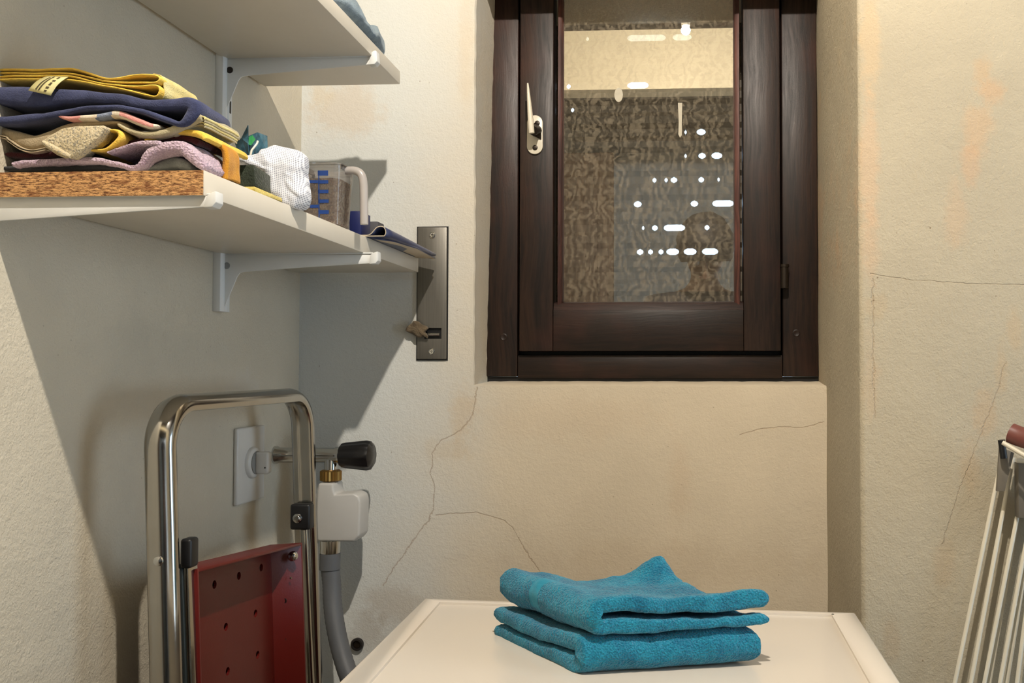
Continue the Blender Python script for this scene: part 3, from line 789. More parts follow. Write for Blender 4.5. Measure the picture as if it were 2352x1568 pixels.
tag(o, 'grey cloth at the very bottom inside the lavender arch', 'cloth', GRP)
o = cloth('folded_cloth', [(-200, 1015, 16), (200, 1010, 20), (600, 1008, 22), (900, 1005, 16), (1050, 1030, 6)], .738, .79, fabric('charcoal_cotton', (60, 60, 62)), Z1, n=40)
tag(o, 'charcoal cloth flat on the shelf at the lower left of the pile', 'cloth', GRP)
# ochre cloth whose end hangs at the front edge of the shelf
m = MB(); pts = []
yo0, yo1 = .786, .808
for (px, py) in ((533, 362), (553, 375), (556, 400), (548, 412), (553, 428), (530, 418), (512, 405), (512, 370)): pts.append(W(px, py, y=.80))
m.prism([Vector((p.x - .02, .786, p.z)) for p in pts], (0, .024, 0), .002)
rows = []
path = spline([(-.47, .214), (-.43, .206), (-.405, .196), (-.3865, .188), (-.3825, .179), (-.3822, .168), (-.3825, .1605)], 24)
m = MB()
for j in range(14):
    y = .762 + .022 * j / 13
    rows.append([Vector((x - .004, y, z)) + wob((x, y, z), 70, .0015) for x, z in path])
m.grid(rows); o = build('folded_cloth', m, f_och, angle=80)
sd = o.modifiers.new('thick', 'SOLIDIFY'); sd.thickness = .005; sd.offset = 0
tag(o, 'ochre cloth end hanging over the shelf edge right of the lavender towel', 'cloth', GRP)

# ------------------------------------------------------------------ small things further along the lower shelf
xe = lambda y: xn + (xf - xn) * (y - YN) / (YE - YN)          # front edge of the shelf
m_green = fabric('dark_green_scourer', (62, 68, 52), (42, 48, 38), weave=500, bump=1.0); m_sponge = fabric('yellow_sponge', (226, 206, 120), (206, 180, 90), weave=500, bump=1.0)
sp = thing('scouring_sponge', 'dark green scouring pad with a thin yellow sponge side', 'sponge', (-.41, .83, zt0))
m = MB(); m.hexa([(-.47, .812, zt0 + .005), (xe(.81) - .001, .812, zt0 + .005), (xe(.85) - .003, .850, zt0 + .004), (-.47, .852, zt0 + .004), (-.47, .812, zt0 + .0245), (xe(.81) - .002, .811, zt0 + .0245), (xe(.85) - .004, .850, zt0 + .0225), (-.47, .852, zt0 + .023)], .002)
build('pad', m, m_green, sp)
m = MB(); m.hexa([(-.47, .812, zt0), (xe(.81) - .002, .813, zt0), (xe(.85) + .001, .866, zt0), (-.47, .852, zt0), (-.47, .812, zt0 + .005), (xe(.81) - .002, .813, zt0 + .005), (xe(.85), .866, zt0 + .004), (-.47, .852, zt0 + .004)], .001)
build('sponge_layer', m, m_sponge, sp)
# teal packet
t = NT('teal_plastic_wrapper'); t.base(t.mix(t.ramp(t.noise(60, 3), .35, .65), lin((28, 64, 78)), lin((84, 128, 144)))); t.set(Roughness=.3); t.bump(t.noise(70, 3), .6, .004); m_teal = t.mat
pk = thing('plastic_packet', 'crumpled teal plastic packet standing behind the white net bag', 'packet', W(580, 355, y=.98))
m = MB()
def pkp(px, py, y): return W(px, py, y=y)
m.box((pkp(552, 400, .965).x, .962, zt0 + .0003), (pkp(602, 400, .965).x, .985, pkp(580, 360, .97).z), .002)
m.add([pkp(552, 362, .96), pkp(541, 326, .96), pkp(556, 318, .955), pkp(571, 288, .96), pkp(571, 330, .95), pkp(574, 362, .955)], [(0, 1, 2, 4, 5), (2, 3, 4)])
m.add([pkp(572, 362, .957), pkp(571, 312, .957), pkp(590, 304, .965), pkp(612, 312, .985), pkp(613, 350, .985), pkp(600, 362, .98)], [(0, 1, 2), (0, 2, 5), (2, 3, 4, 5)])
o = build('wrapper', m, m_teal, pk, smooth=False); o.modifiers.new('thick', 'SOLIDIFY').thickness = .0012
m = MB(); m.add([pkp(571, 332, .9505), pkp(572, 314, .9505), pkp(580, 310, .955), pkp(587, 320, .955), pkp(577, 334, .953)], [(0, 1, 2, 3, 4)])
o = build('green_emblem', m, simple('green_print', (44, 140, 74), .4), pk, smooth=False, label='green printed patch'); o.modifiers.new('thick', 'SOLIDIFY').thickness = .0012
m = MB(); m.tube([pkp(574, 362, .95), pkp(578, 345, .951), pkp(590, 330, .955), pkp(592, 324, .957)], .0011, 8); build('white_seam', m, m_cream, pk)
# white net bag
t = NT('white_net_fabric')
co = t.vmath('MULTIPLY', t.co, (1, 1, 1))
mp = t.n.new('ShaderNodeMapping'); mp.inputs['Rotation'].default_value = (0, math.radians(40), 0); t.l.new(t.co, mp.inputs[0])
sp_ = t.n.new('ShaderNodeSeparateXYZ'); t.l.new(mp.outputs[0], sp_.inputs[0])
ga = t.math('SINE', t.math('MULTIPLY', sp_.outputs[0], 2900)); gb_ = t.math('SINE', t.math('MULTIPLY', sp_.outputs[2], 2300))
hole = t.ramp(t.math('MULTIPLY', ga, gb_), .12, .55)
t.base(t.mix(hole, lin((232, 232, 236)), lin((150, 152, 162)))); t.set(Roughness=.8)
t.bump(t.math('SUBTRACT', 1.0, hole), .25, .0005); m_net = t.mat
o = pillow('net_bag', [(545, 352), (560, 362), (590, 362), (612, 345), (640, 338), (662, 340), (684, 346), (702, 358), (704, 380), (699, 402), (706, 430), (709, 458), (703, 474), (692, 482), (668, 478), (640, 468), (614, 444), (612, 404), (585, 388), (560, 380), (540, 372)], .893, .020, m_net, fold=.0032, ff=60, power=.36, rings=18, slope=.15)
tag(o, 'crumpled white net laundry bag drooping over the shelf edge', 'bag')
# measuring cup
t = NT('clear_plastic'); t.n.remove(t.bsdf)
tr = t.n.new('ShaderNodeBsdfTransparent'); tr.inputs[0].default_value = (.90, .89, .88, 1)
gg = t.n.new('ShaderNodeBsdfGlossy'); gg.inputs['Roughness'].default_value = .08
dd_ = t.n.new('ShaderNodeBsdfDiffuse'); dd_.inputs[0].default_value = lin((214, 206, 200))
fr_ = t.n.new('ShaderNodeFresnel'); fr_.inputs[0].default_value = 1.45
a1_ = t.n.new('ShaderNodeMixShader'); a1_.inputs[0].default_value = .13; t.l.new(tr.outputs[0], a1_.inputs[1]); t.l.new(dd_.outputs[0], a1_.inputs[2])
a2_ = t.n.new('ShaderNodeMixShader'); t.l.new(fr_.outputs[0], a2_.inputs[0]); t.l.new(a1_.outputs[0], a2_.inputs[1]); t.l.new(gg.outputs[0], a2_.inputs[2])
t.l.new(a2_.outputs[0], t.out.inputs[0]); m_clear = t.mat
m_print = simple('blue_scale_print', (34, 66, 132), .4, var=.03)
yc = 1.035
cb = W(797, 520, y=yc - .012); ct_ = W(803, 388, y=yc - .012)
cx = W(752, 450, y=yc).x; hw0 = .0205; hw1 = .0235; zc1 = W(752, 388, y=yc).z
cup = thing('measuring_cup', 'small clear measuring cup with blue scale marks, full of beige flakes', 'cup', (cx, yc, zt0))
def rr(w, r, z, n=6, c=(0, 0)):
    pts = []
    for q, (sx, sy) in enumerate(((1, 1), (-1, 1), (-1, -1), (1, -1))):
        for i in range(n):
            a = math.pi / 2 * (q + i / (n - 1)); pts.append(Vector((cx + c[0] + sx * (w - r) + r * math.cos(a), yc + c[1] + sy * (w - r) + r * math.sin(a), z)))
    return pts
m = MB(); rows = [rr(hw0 - .003, .006, zt0 + .0005), rr(hw0, .007, zt0 + .002)]
for i in range(1, 7): rows.append(rr(hw0 + (hw1 - hw0) * i / 6, .008, zt0 + (zc1 - zt0) * i / 6))
rows += [rr(hw1 + .0012, .009, zc1 + .0004), rr(hw1 + .0012, .009, zc1 + .0018), rr(hw1 - .001, .008, zc1 + .0018), rr(hw1 - .0013, .0075, zc1 - .004)]
m.grid(rows, close=True); m.f.append(tuple(range(23, -1, -1))); m.m.append(0)
build('cup_body', m, m_clear, cup)
hx = cx + hw1
hp = [Vector((hx - .001, yc - .004, zc1 - .003)), Vector((hx + .009, yc - .004, zc1 - .003)), Vector((hx + .0165, yc - .004, zc1 - .007)), Vector((hx + .0195, yc - .004, zc1 - .016)), Vector((hx + .0205, yc - .004, zc1 - .034)), Vector((hx + .021, yc - .004, zt0 + .004))]
hp = [Vector(p) for p in spline([tuple(p) for p in hp], 26)]
m = MB(); m.tube(hp, .0046, 14); t = NT('frosted_plastic'); t.base(lin((206, 198, 192))); t.set(Roughness=.3); t.bsdf.inputs['Transmission Weight'].default_value = .35
m_frost = t.mat; build('handle', m, m_frost, cup)
# printed scale on the camera side
yp = lambda z: yc - (hw0 + (hw1 - hw0) * (z - zt0) / (zc1 - zt0)) - .0005
def mark(px0, px1, py0, py1):
    a, b = W(px0, py1, y=yc - .022), W(px1, py0, y=yc - .022)
    return [(a.x, yp(a.z), a.z), (b.x, yp(a.z), a.z), (b.x, yp(b.z), b.z), (a.x, yp(b.z), b.z)]
m = MB()
for q in ((731, 734.5, 392, 512), (731, 755, 392, 404), (731, 755, 414, 422), (731, 755, 436, 444), (731, 755, 458, 466), (731, 755, 482, 491), (709, 731, 414, 421), (712, 731, 470, 477)): m.add(mark(*q), [(0, 1, 2, 3)])
build('scale_marks', m, m_print, cup, smooth=False, label='blue printed scale marks')
t = NT('beige_flakes'); d1, c1 = t.voro(330); sepc = t.n.new('ShaderNodeSeparateColor'); t.l.new(c1, sepc.inputs[0])
t.base(t.mix(sepc.outputs[0], lin((168, 118, 78)), lin((226, 192, 150)))); t.set(Roughness=.9); t.bump(d1, 1.0, .004); m_flk = t.mat
zf = W(752, 418, y=yc).z
m = MB(); rows = [rr(hw0 - .004, .006, zt0 + .002), rr(hw0 - .0015, .007, zt0 + .003)]
for i in range(1, 8): rows.append([p + wob(p, 300, .0012) for p in rr(hw0 - .0015 + (hw1 - hw0) * .75 * i / 7, .007, zt0 + .003 + (zf - zt0 - .003) * i / 7)])
rows += [rr(hw0 * .5, .006, zf + .002)]
m.grid(rows, close=True); m.f.append(tuple(range(23, -1, -1))); m.m.append(0); b = (len(rows) - 1) * 24; m.f.append(tuple(range(b, b + 24))); m.m.append(0)
fl_ = build('flakes', m, m_flk, cup, label='beige flakes filling the cup'); fl_['kind'] = 'stuff'
# navy box and grey box behind the cup
m = MB(); m.box((W(802, 500, y=1.10).x, 1.10, zt0), (W(829, 500, y=1.10).x, 1.135, W(810, 484, y=1.10).z), .0015)
o = build('carton', m, simple('navy_card', (20, 30, 84), .5, var=.05)); tag(o, 'small navy blue carton half hidden behind the cup handle', 'box')
m = MB(); m.box((W(824, 500, y=1.16).x, 1.16, zt0), (W(868, 515, y=1.16).x, 1.185, W(870, 508, y=1.16).z), .0012)
o = build('carton', m, simple('dark_grey_card', (74, 72, 76), .6, var=.06)); tag(o, 'low dark grey carton behind the folded brochure', 'box')
# folded brochure and leaflet
m_navyp = simple('navy_printed_paper', (58, 66, 98), .35, var=.12, vscale=25); m_paper = simple('cream_paper', (206, 190, 164), .6, var=.06, vscale=25)
yb_ = 1.10
bc = spline([(-.425, zt0 + .0012), (-.395, zt0 + .0016)] + [tuple((q.x, q.z)) for q in (W(848, 540, y=yb_), W(866, 523, y=yb_), W(880, 522, y=yb_), W(885, 534, y=yb_), W(878, 545, y=yb_), W(862, 550, y=yb_))] + [(-.40, zt0 + .0035), (-.42, zt0 + .004)], 46)
m = MB(); rows = []
for j in range(9):
    y = yb_ + (1.30 - yb_) * j / 8; sq = 1 - .72 * (j / 8) ** 1.2
    rows.append([Vector((x + .008 * j / 8, y, zt0 + .0012 + max(0, z - zt0 - .0012) * sq)) for x, z in bc])
m.grid(rows); br_ = build('brochure', m, m_navyp, angle=80); sd = br_.modifiers.new('thick', 'SOLIDIFY'); sd.thickness = .0011; sd.offset = 1
br_.data.materials.append(m_paper); sd.material_offset_rim = 1
tag(br_, 'navy brochure folded over into a loop at the far end of the shelf', 'brochure')
m = MB(); rows = []
for (px, py, y) in ((868, 551, 1.11), (905, 556, 1.14), (958, 572, 1.215), (1000, 595, 1.315)):
    q = W(px, py, y=y); rows.append([Vector((-.44, y + .02, zt0 + .0007)), Vector((xe(y) - .006, y + .006, max(zt0 + .0007, q.z))), Vector((q.x, y, q.z + .0003))])
m.grid(rows); lf = build('leaflet', m, [m_paper, m_navyp]); sd = lf.modifiers.new('thick', 'SOLIDIFY'); sd.thickness = .0022; sd.offset = 1; sd.material_offset_rim = 1
tag(lf, 'cream leaflet sticking out over the shelf edge in front of the steel strap winder', 'leaflet')
# cloth on the upper shelf
f_gb = fabric('grey_blue_cotton', (150, 166, 174), (118, 134, 144), weave=700, bump=.8)
m = MB(); rows = []
x1e = lambda y: x1n + kx * (y - W(729, 0, z=zb1).y)
for j in range(28):
    y = .95 + .245 * j / 27; row = []
    for i in range(22):
        a = i / 21 * 2 * math.pi
        hh = .020 + .020 * math.sin(j * .23) ** 2 * (1 if j < 18 else .6) ; w_ = .055
        e = math.sin(math.pi * (j + .6) / 28.2) ** .35
        x = x1e(y) - w_ * .93 + w_ * e * math.copysign(abs(math.cos(a)) ** .7, math.cos(a)) + (.002 if math.cos(a) > 0 else 0)
        z = zt1 + hh * e * .5 * (1 + math.copysign(abs(math.sin(a)) ** .8, math.sin(a))) + .0004
        p = Vector((x, y, z)); p += wob(p, 45, .004) + wob(p, 150, .001); p.z = max(p.z, zt1 + .0004)
        row.append(p)
    rows.append(row)
m.grid(rows, close=True); m.f.append(tuple(range(22))); m.m.append(0); b = 27 * 22; m.f.append(tuple(range(b + 21, b - 1, -1))); m.m.append(0)
o = build('folded_cloth', m, f_gb, angle=80); tag(o, 'grey-blue cloth on the front edge of the upper shelf', 'cloth')

# ------------------------------------------------------------------ strap winder on the back wall
t = NT('brushed_steel'); g = t.noise(500, 3, .6, stretch=(1, 1, .03)); t.base(t.mix(g, lin((112, 109, 102)), lin((142, 138, 130)))); t.set(Metallic=.8, Roughness=.45); t.bump(g, .1, .0005); m_steel = t.mat
t = NT('polished_aluminium'); t.base(t.mix(t.noise(30, 3), lin((168, 165, 158)), lin((186, 183, 177)))); t.set(Metallic=1.0, Roughness=.17); m_alu = t.mat
t = NT('chrome'); t.base(lin((200, 200, 198))); t.set(Metallic=1.0, Roughness=.12); m_chrome = t.mat
wa, wb = W(957, 827, y=D), W(1029, 521, y=D)
wd = thing('strap_winder', 'flush steel shutter strap winder plate on the back wall', 'strap winder', ((wa.x + wb.x) / 2, D, wa.z))
m = MB(); m.box((wa.x - .0004, D - .0012, wa.z - .0004), (wb.x + .0010, D + .002, wb.z + .0006)); build('shadow_gap', m, m_black, wd, smooth=False, label='black rim standing in for the shadow around the plate')  # black box paints the recess shadow round the plate
m = MB(); m.box((wa.x + .0014, D - .005, wa.z + .0016), (wb.x - .0006, D + .001, wb.z - .0008), .0016); pl = build('plate', m, m_steel, wd)
sa, sb = W(974, 778, y=D - .005), W(1014, 753, y=D - .005)
cm = MB(); cm.box((sa.x, D - .02, sa.z), (sb.x, D - .0006, sb.z)); boolean_cut(pl, cm); pl.data.materials[0] = m_steel
m = MB(); m.box((sa.x, D - .0008, sa.z), (sb.x, D - .0006 + .0004, sb.z)); build('slot', m, m_black, wd, smooth=False)
m = MB(); m.tube([W(972, 768, y=D - .004), W(1010, 768, y=D - .004)], .0026, 12); build('roller', m, m_chrome, wd)
for (sx, sy) in ((993, 540), (991, 807)):
    m = MB(); m.lathe([(0, .0048), (.0009, .0046), (.0013, .0034), (.0008, .0012)], W(sx, sy, y=D - .0049), (0, -1, 0), 16); build('screw', m, m_chrome, wd)
f_frz = fabric('dusty_brown_strap', (122, 106, 84), (84, 72, 56), weave=500, bump=1.0)
so = pillow('strap_end', [(930, 760), (934, 750), (946, 742), (950, 736), (960, 737), (968, 744), (980, 748), (985, 754), (976, 762), (984, 772), (982, 778), (972, 772), (962, 776), (946, 766)], D - .011, .005, f_frz, fold=.0016, ff=120, rings=7, fuzz=.0006); child(so, wd); so['label'] = 'frayed dusty end of the strap'

# ------------------------------------------------------------------ switch on the left wall
s0, s1 = W(535, 1068, x=XL), W(598, 1060, x=XL); sz0, sz1 = W(566, 1152, x=XL).z, W(566, 980, x=XL).z
m_sw = simple('white_switch_plastic', (218, 214, 206), .3, var=.02); m_swg = simple('grey_switch_ring', (150, 148, 142), .4)
swt = thing('rotary_switch', 'white rotary switch plate seen through the ladder frame', 'switch', (XL, (s0.y + s1.y) / 2, sz0))
m = MB(); m.box((XL, s0.y, sz0), (XL + .006, s1.y, sz1), .0022, seg=3); build('plate', m, m_sw, swt)
sc_ = W(579, 1062, x=XL + .006)
m = MB(); m.lathe([(0, .0205), (.004, .020), (.006, .018), (.0065, .0155)], (XL + .0055, sc_.y, sc_.z), (1, 0, 0), 32); build('ring', m, m_sw, swt)
m = MB(); m.lathe([(0, .0155), (.0072, .0150)], (XL + .006, sc_.y, sc_.z), (1, 0, 0), 32); build('inner_ring', m, m_swg, swt)
m = MB(); m.box((XL + .012, sc_.y - .0062, sc_.z - .0145), (XL + .030, sc_.y + .0062, sc_.z + .0145), .0035, seg=3); build('knob', m, m_sw, swt)
m = MB(); m.lathe([(0, .0011), (.0004, .0009)], (XL + .026, sc_.y - .0061, sc_.z - .006), (0, -1, 0), 10); build('index_dot', m, m_black, swt)

# ------------------------------------------------------------------ tap, back-flow box and hose
m_brass = simple('brass', (150, 116, 62), .35, .9, var=.1); m_wp = simple('white_plastic_box', (190, 187, 181), .38, var=.03); m_hose = simple('grey_rubber_hose', (92, 94, 97), .55, var=.08, bump=.2)
t = NT('glossy_black_knob'); t.base(lin((22, 21, 22))); t.set(Roughness=.28); m_knob = t.mat
yt = 1.262
tapo = W(720, 1045, y=yt)
tap = thing('water_tap', 'chrome wall tap with a black fluted knob behind the ladder', 'tap', (XL, yt, tapo.z))
m = MB(); ax0 = Vector((XL, yt, tapo.z)); xk = W(785, 1045, y=yt).x
m.lathe([(0, .0125), (.003, .0125), (.006, .0105), (xk - XL - .01, .0105), (xk - XL - .008, .0118), (xk - XL, .0118)], ax0, (1, 0, 0), 24)
zz = W(760, 1078, y=yt).z; xn_ = W(760, 1078, y=yt).x
m.lathe([(0, .0085), (tapo.z - zz, .0092)], (xn_, yt, zz), (0, 0, 1), 20)
build('body', m, m_chrome, tap)
m = MB(); xe_ = W(857, 1045, y=yt).x
m.lathe([(-.002, .013), (0, .0165), (.006, .0178), (xe_ - xk - .009, .0208), (xe_ - xk - .003, .0195), (xe_ - xk, .0145)], (xk, yt, tapo.z), (1, 0, 0), 64, flute=lambda a: 1 - .07 * (abs(math.sin(4 * a)) ** 3))
build('knob', m, m_knob, tap)
zb_ = W(760, 1104, y=yt).z
m = MB(); m.lathe([(0, .0125), (.001, .0145), (zz - zb_ - .002, .0145), (zz - zb_, .0115)], (xn_, yt, zb_), (0, 0, 1), 72, flute=lambda a: 1 - .09 * (abs(math.sin(9 * a)) ** 2)); build('coupling_nut', m, m_brass, tap, label='ribbed brass coupling nut')
bx0, bx1 = W(737, 1180, y=yt).x, W(838, 1180, y=yt).x; bz0, bz1 = W(790, 1238, y=yt).z, W(790, 1128, y=yt).z
hose = thing('inlet_hose', 'grey inlet hose hanging from the white valve box under the tap', 'hose', (xn_, yt, bz0))
m = MB()
pol = [(bx0 - .001, bz0 + .006), (bx0 + .004, bz0), (bx1 - .008, bz0), (bx1 - .001, bz0 + .008), (bx1 + .000, bz1 - .012), (bx1 - .002, bz1 - .004), (bx1 - .010, bz1), (xn_ + .013, bz1 - .002), (xn_ + .011, bz1 + .004), (xn_ + .0105, zb_ - .001), (xn_ - .0105, zb_ - .001), (xn_ - .012, bz1 + .002), (bx0 + .001, bz1 - .008)]
m.prism([(x, yt - .019, z) for x, z in pol], (0, .038, 0), .0048, seg=4); build('valve_box', m, m_wp, hose, label='white plastic valve box')
zc0, zc_ = W(760, 1270, y=yt).z, W(760, 1240, y=yt).z
m = MB(); m.lathe([(0, .0130), (.001, .0138), (zc_ - zc0, .0138)], (xn_, yt, zc0), (0, 0, 1), 24); m.lathe([(0, .011), (.004, .011)], (xn_, yt, zc_ - .001), (0, 0, 1), 24); build('clamp', m, m_chrome, hose)
zh0 = W(760, 1308, y=yt).z
m = MB(); m.lathe([(0, .0128), (.001, .0142), (zc0 - zh0, .0138)], (xn_, yt, zh0), (0, 0, 1), 24); build('sleeve', m, m_hose, hose)
hpts = [Vector((xn_, yt, zh0 + .004))] + [W(px, py, y=y) for px, py, y in ((762, 1340, yt - .002), (764, 1385, yt - .008), (771, 1440, yt - .018), (786, 1505, yt - .03), (808, 1568, yt - .045), (850, 1660, yt - .06))]
hpts = [Vector(p) for p in spline([tuple(p) for p in hpts], 60)]
m = MB(); m.tube(hpts, [.0122 + .0004 * (i % 2) for i in range(60)], 18); build('hose_pipe', m, m_hose, hose)
dr = thing('drain_socket', 'dark drain socket low on the back wall beside the hose', 'socket', W(822, 1478, y=D))
q = W(822, 1478, y=D)
m = MB(); m.lathe([(-.004, .0085), (.004, .0095), (.006, .0085), (.0062, .006), (.001, .0055)], q, (0, -1, 0), 24); build('socket_ring', m, simple('dark_rubber', (34, 30, 28), .5), dr)
m = MB(); m.lathe([(0, .0055), (.004, .005)], q, (0, -1, 0), 16); build('stopper', m, m_bronze, dr)

# ------------------------------------------------------------------ step ladder leaning on the left wall
LX0 = -.503
yl = W(330, 1200, x=LX0 + .006).y; LX1 = W(398, 1200, y=yl).x - .006; yr_ = W(732, 1200, x=LX1 + .007).y
zl = W(560, 905, x=LX1).z
lean = lambda p: Vector((p[0] + max(-1, min(1.2, (zl - p[2]) * .042)), p[1], p[2]))
lad = thing('step_ladder', 'folded aluminium step ladder with red steps leaning on the left wall', 'ladder', (-.45, (yl + yr_) / 2, FLOOR))
RC = .048
cl_ = []
for z in [FLOOR + .02 + (zl - RC - FLOOR - .02) * i / 10 for i in range(11)]: cl_.append((yl, z))
for i in range(1, 13):
    a = math.pi - i / 12 * math.pi / 2; cl_.append((yl + RC + RC * math.cos(a), zl - RC + RC * math.sin(a)))
for i in range(1, 6): cl_.append((yl + RC + (yr_ - yl - 2 * RC) * i / 6, zl))
for i in range(0, 13):
    a = math.pi / 2 - i / 12 * math.pi / 2; cl_.append((yr_ - RC + RC * math.cos(a), zl - RC + RC * math.sin(a)))
for z in [zl - RC - (zl - RC - FLOOR - .02) * i / 10 for i in range(1, 11)]: cl_.append((yr_, z))
tt = .0140
sec = [(LX0 + .003, .0012), (LX0, .005), (LX0 + .001, tt - .002), (LX0 + .004, tt), (LX0 + .010, tt - .0012), (LX0 + .014, tt - .0018), (LX0 + .018, tt - .0012), (LX1 - .005, tt), (LX1 - .001, tt - .001), (LX1, tt - .004), (LX1, .004), (LX1 - .003, .0010), (LX1 - .007, -.0014), ((LX0 + LX1) / 2 + .002, -.0030), ((LX0 + LX1) / 2 - .002, -.0030), (LX0 + .008, -.0014)]
rows = []
for i, (y, z) in enumerate(cl_):
    a = cl_[max(i - 1, 0)]; b = cl_[min(i + 1, len(cl_) - 1)]; dy, dz = b[0] - a[0], b[1] - a[1]; l = math.hypot(dy, dz)
    ny, nz = dz / l, -dy / l              # towards the inside of the arch
    rows.append([lean((x, y + ny * h, z + nz * h)) for x, h in sec])
m = MB(); m.grid(rows, close=True); k = len(sec); m.f.append(tuple(range(k))); m.m.append(0); b = (len(rows) - 1) * k; m.f.append(tuple(range(b + k - 1, b - 1, -1))); m.m.append(0)
build('frame', m, m_alu, lad, angle=50, label='polished arched aluminium frame')
for yy in (yl, yr_):
    m = MB(); m.box(lean((LX0 - .001, yy - .004, FLOOR + .0)), lean((LX1 + .002, yy + .016, FLOOR + .03)), .002); build('foot', m, m_black, lad)
# rivet, rear legs with caps, clip
q = W(380, 1282, x=LX0 + .022)
m = MB(); m.lathe([(0, .0048), (.0014, .0042), (.0024, .0022), (.0026, .0005)], (q.x, yl - .0024, q.z), (0, -1, 0), 16); build('rivet', m, m_chrome, lad)
m_dark = simple('dark_grey_anodised', (44, 50, 50), .4, .3)
c0, c1 = W(432, 1302, y=yl + .028), W(432, 1234, y=yl + .028)
ra, rb = W(405, 1400, y=yl + .028).x, W(426, 1400, y=yl + .028).x
m = MB(); m.hexa([lean((ra + .002, yl + .022, FLOOR + .03)), lean((rb, yl + .022, FLOOR + .03)), lean((rb, yl + .040, FLOOR + .03)), lean((ra + .002, yl + .040, FLOOR + .03)), (ra + .004, yl + .022, c0.z + .004), (rb - .001, yl + .022, c0.z + .004), (rb - .001, yl + .040, c0.z + .004), (ra + .004, yl + .040, c0.z + .004)], .002)
lg = build('leg', m, m_dark, lad, label='dark folded rear leg')
m = MB(); m.hexa([lean((rb + .0002, yl + .024, FLOOR + .03)), lean((rb + .006, yl + .024, FLOOR + .03)), lean((rb + .006, yl + .042, FLOOR + .03)), lean((rb + .0002, yl + .042, FLOOR + .03)), (rb - .001, yl + .024, c0.z), (rb + .004, yl + .024, c0.z), (rb + .004, yl + .042, c0.z), (rb - .001, yl + .042, c0.z)], .001)
build('leg_edge', m, m_alu, lad)
m = MB(); m.box((W(412, 1270, y=yl + .02).x, yl + .020, c0.z), (W(438, 1270, y=yl + .02).x, yl + .036, c1.z), .003, seg=3)
child(build('cap', m, m_black, None, label='black plastic end cap'), lg)
yq = yr_ - .022
m = MB(); m.hexa([lean((W(700, 1400, y=yq).x, yq, FLOOR + .03)), lean((W(714, 1400, y=yq).x, yq, FLOOR + .03)), lean((W(714, 1400, y=yq).x, yq + .016, FLOOR + .03)), lean((W(700, 1400, y=yq).x, yq + .016, FLOOR + .03)), W(690, 1215, y=yq), W(703, 1215, y=yq), W(703, 1215, y=yq) + Vector((0, .016, 0)), W(690, 1215, y=yq) + Vector((0, .016, 0))], .0015)
lg2 = build('leg', m, m_alu, lad)
k0, k1 = W(665, 1217, y=yr_ - .030), W(711, 1158, y=yr_ - .030)
m = MB(); m.box((k0.x, yr_ - .030, k0.z), (k1.x, yr_ - .0135, k1.z), .003, seg=3); cp = build('clip', m, m_black, lad, label='black plastic hinge clip')
m = MB(); m.lathe([(0, .0062), (.001, .0058), (.0016, .0035), (.0022, .003), (.0022, .001)], W(683, 1190, y=yr_ - .0305), (0, -1, 0), 14); child(build('screw', m, m_chrome, None), cp)
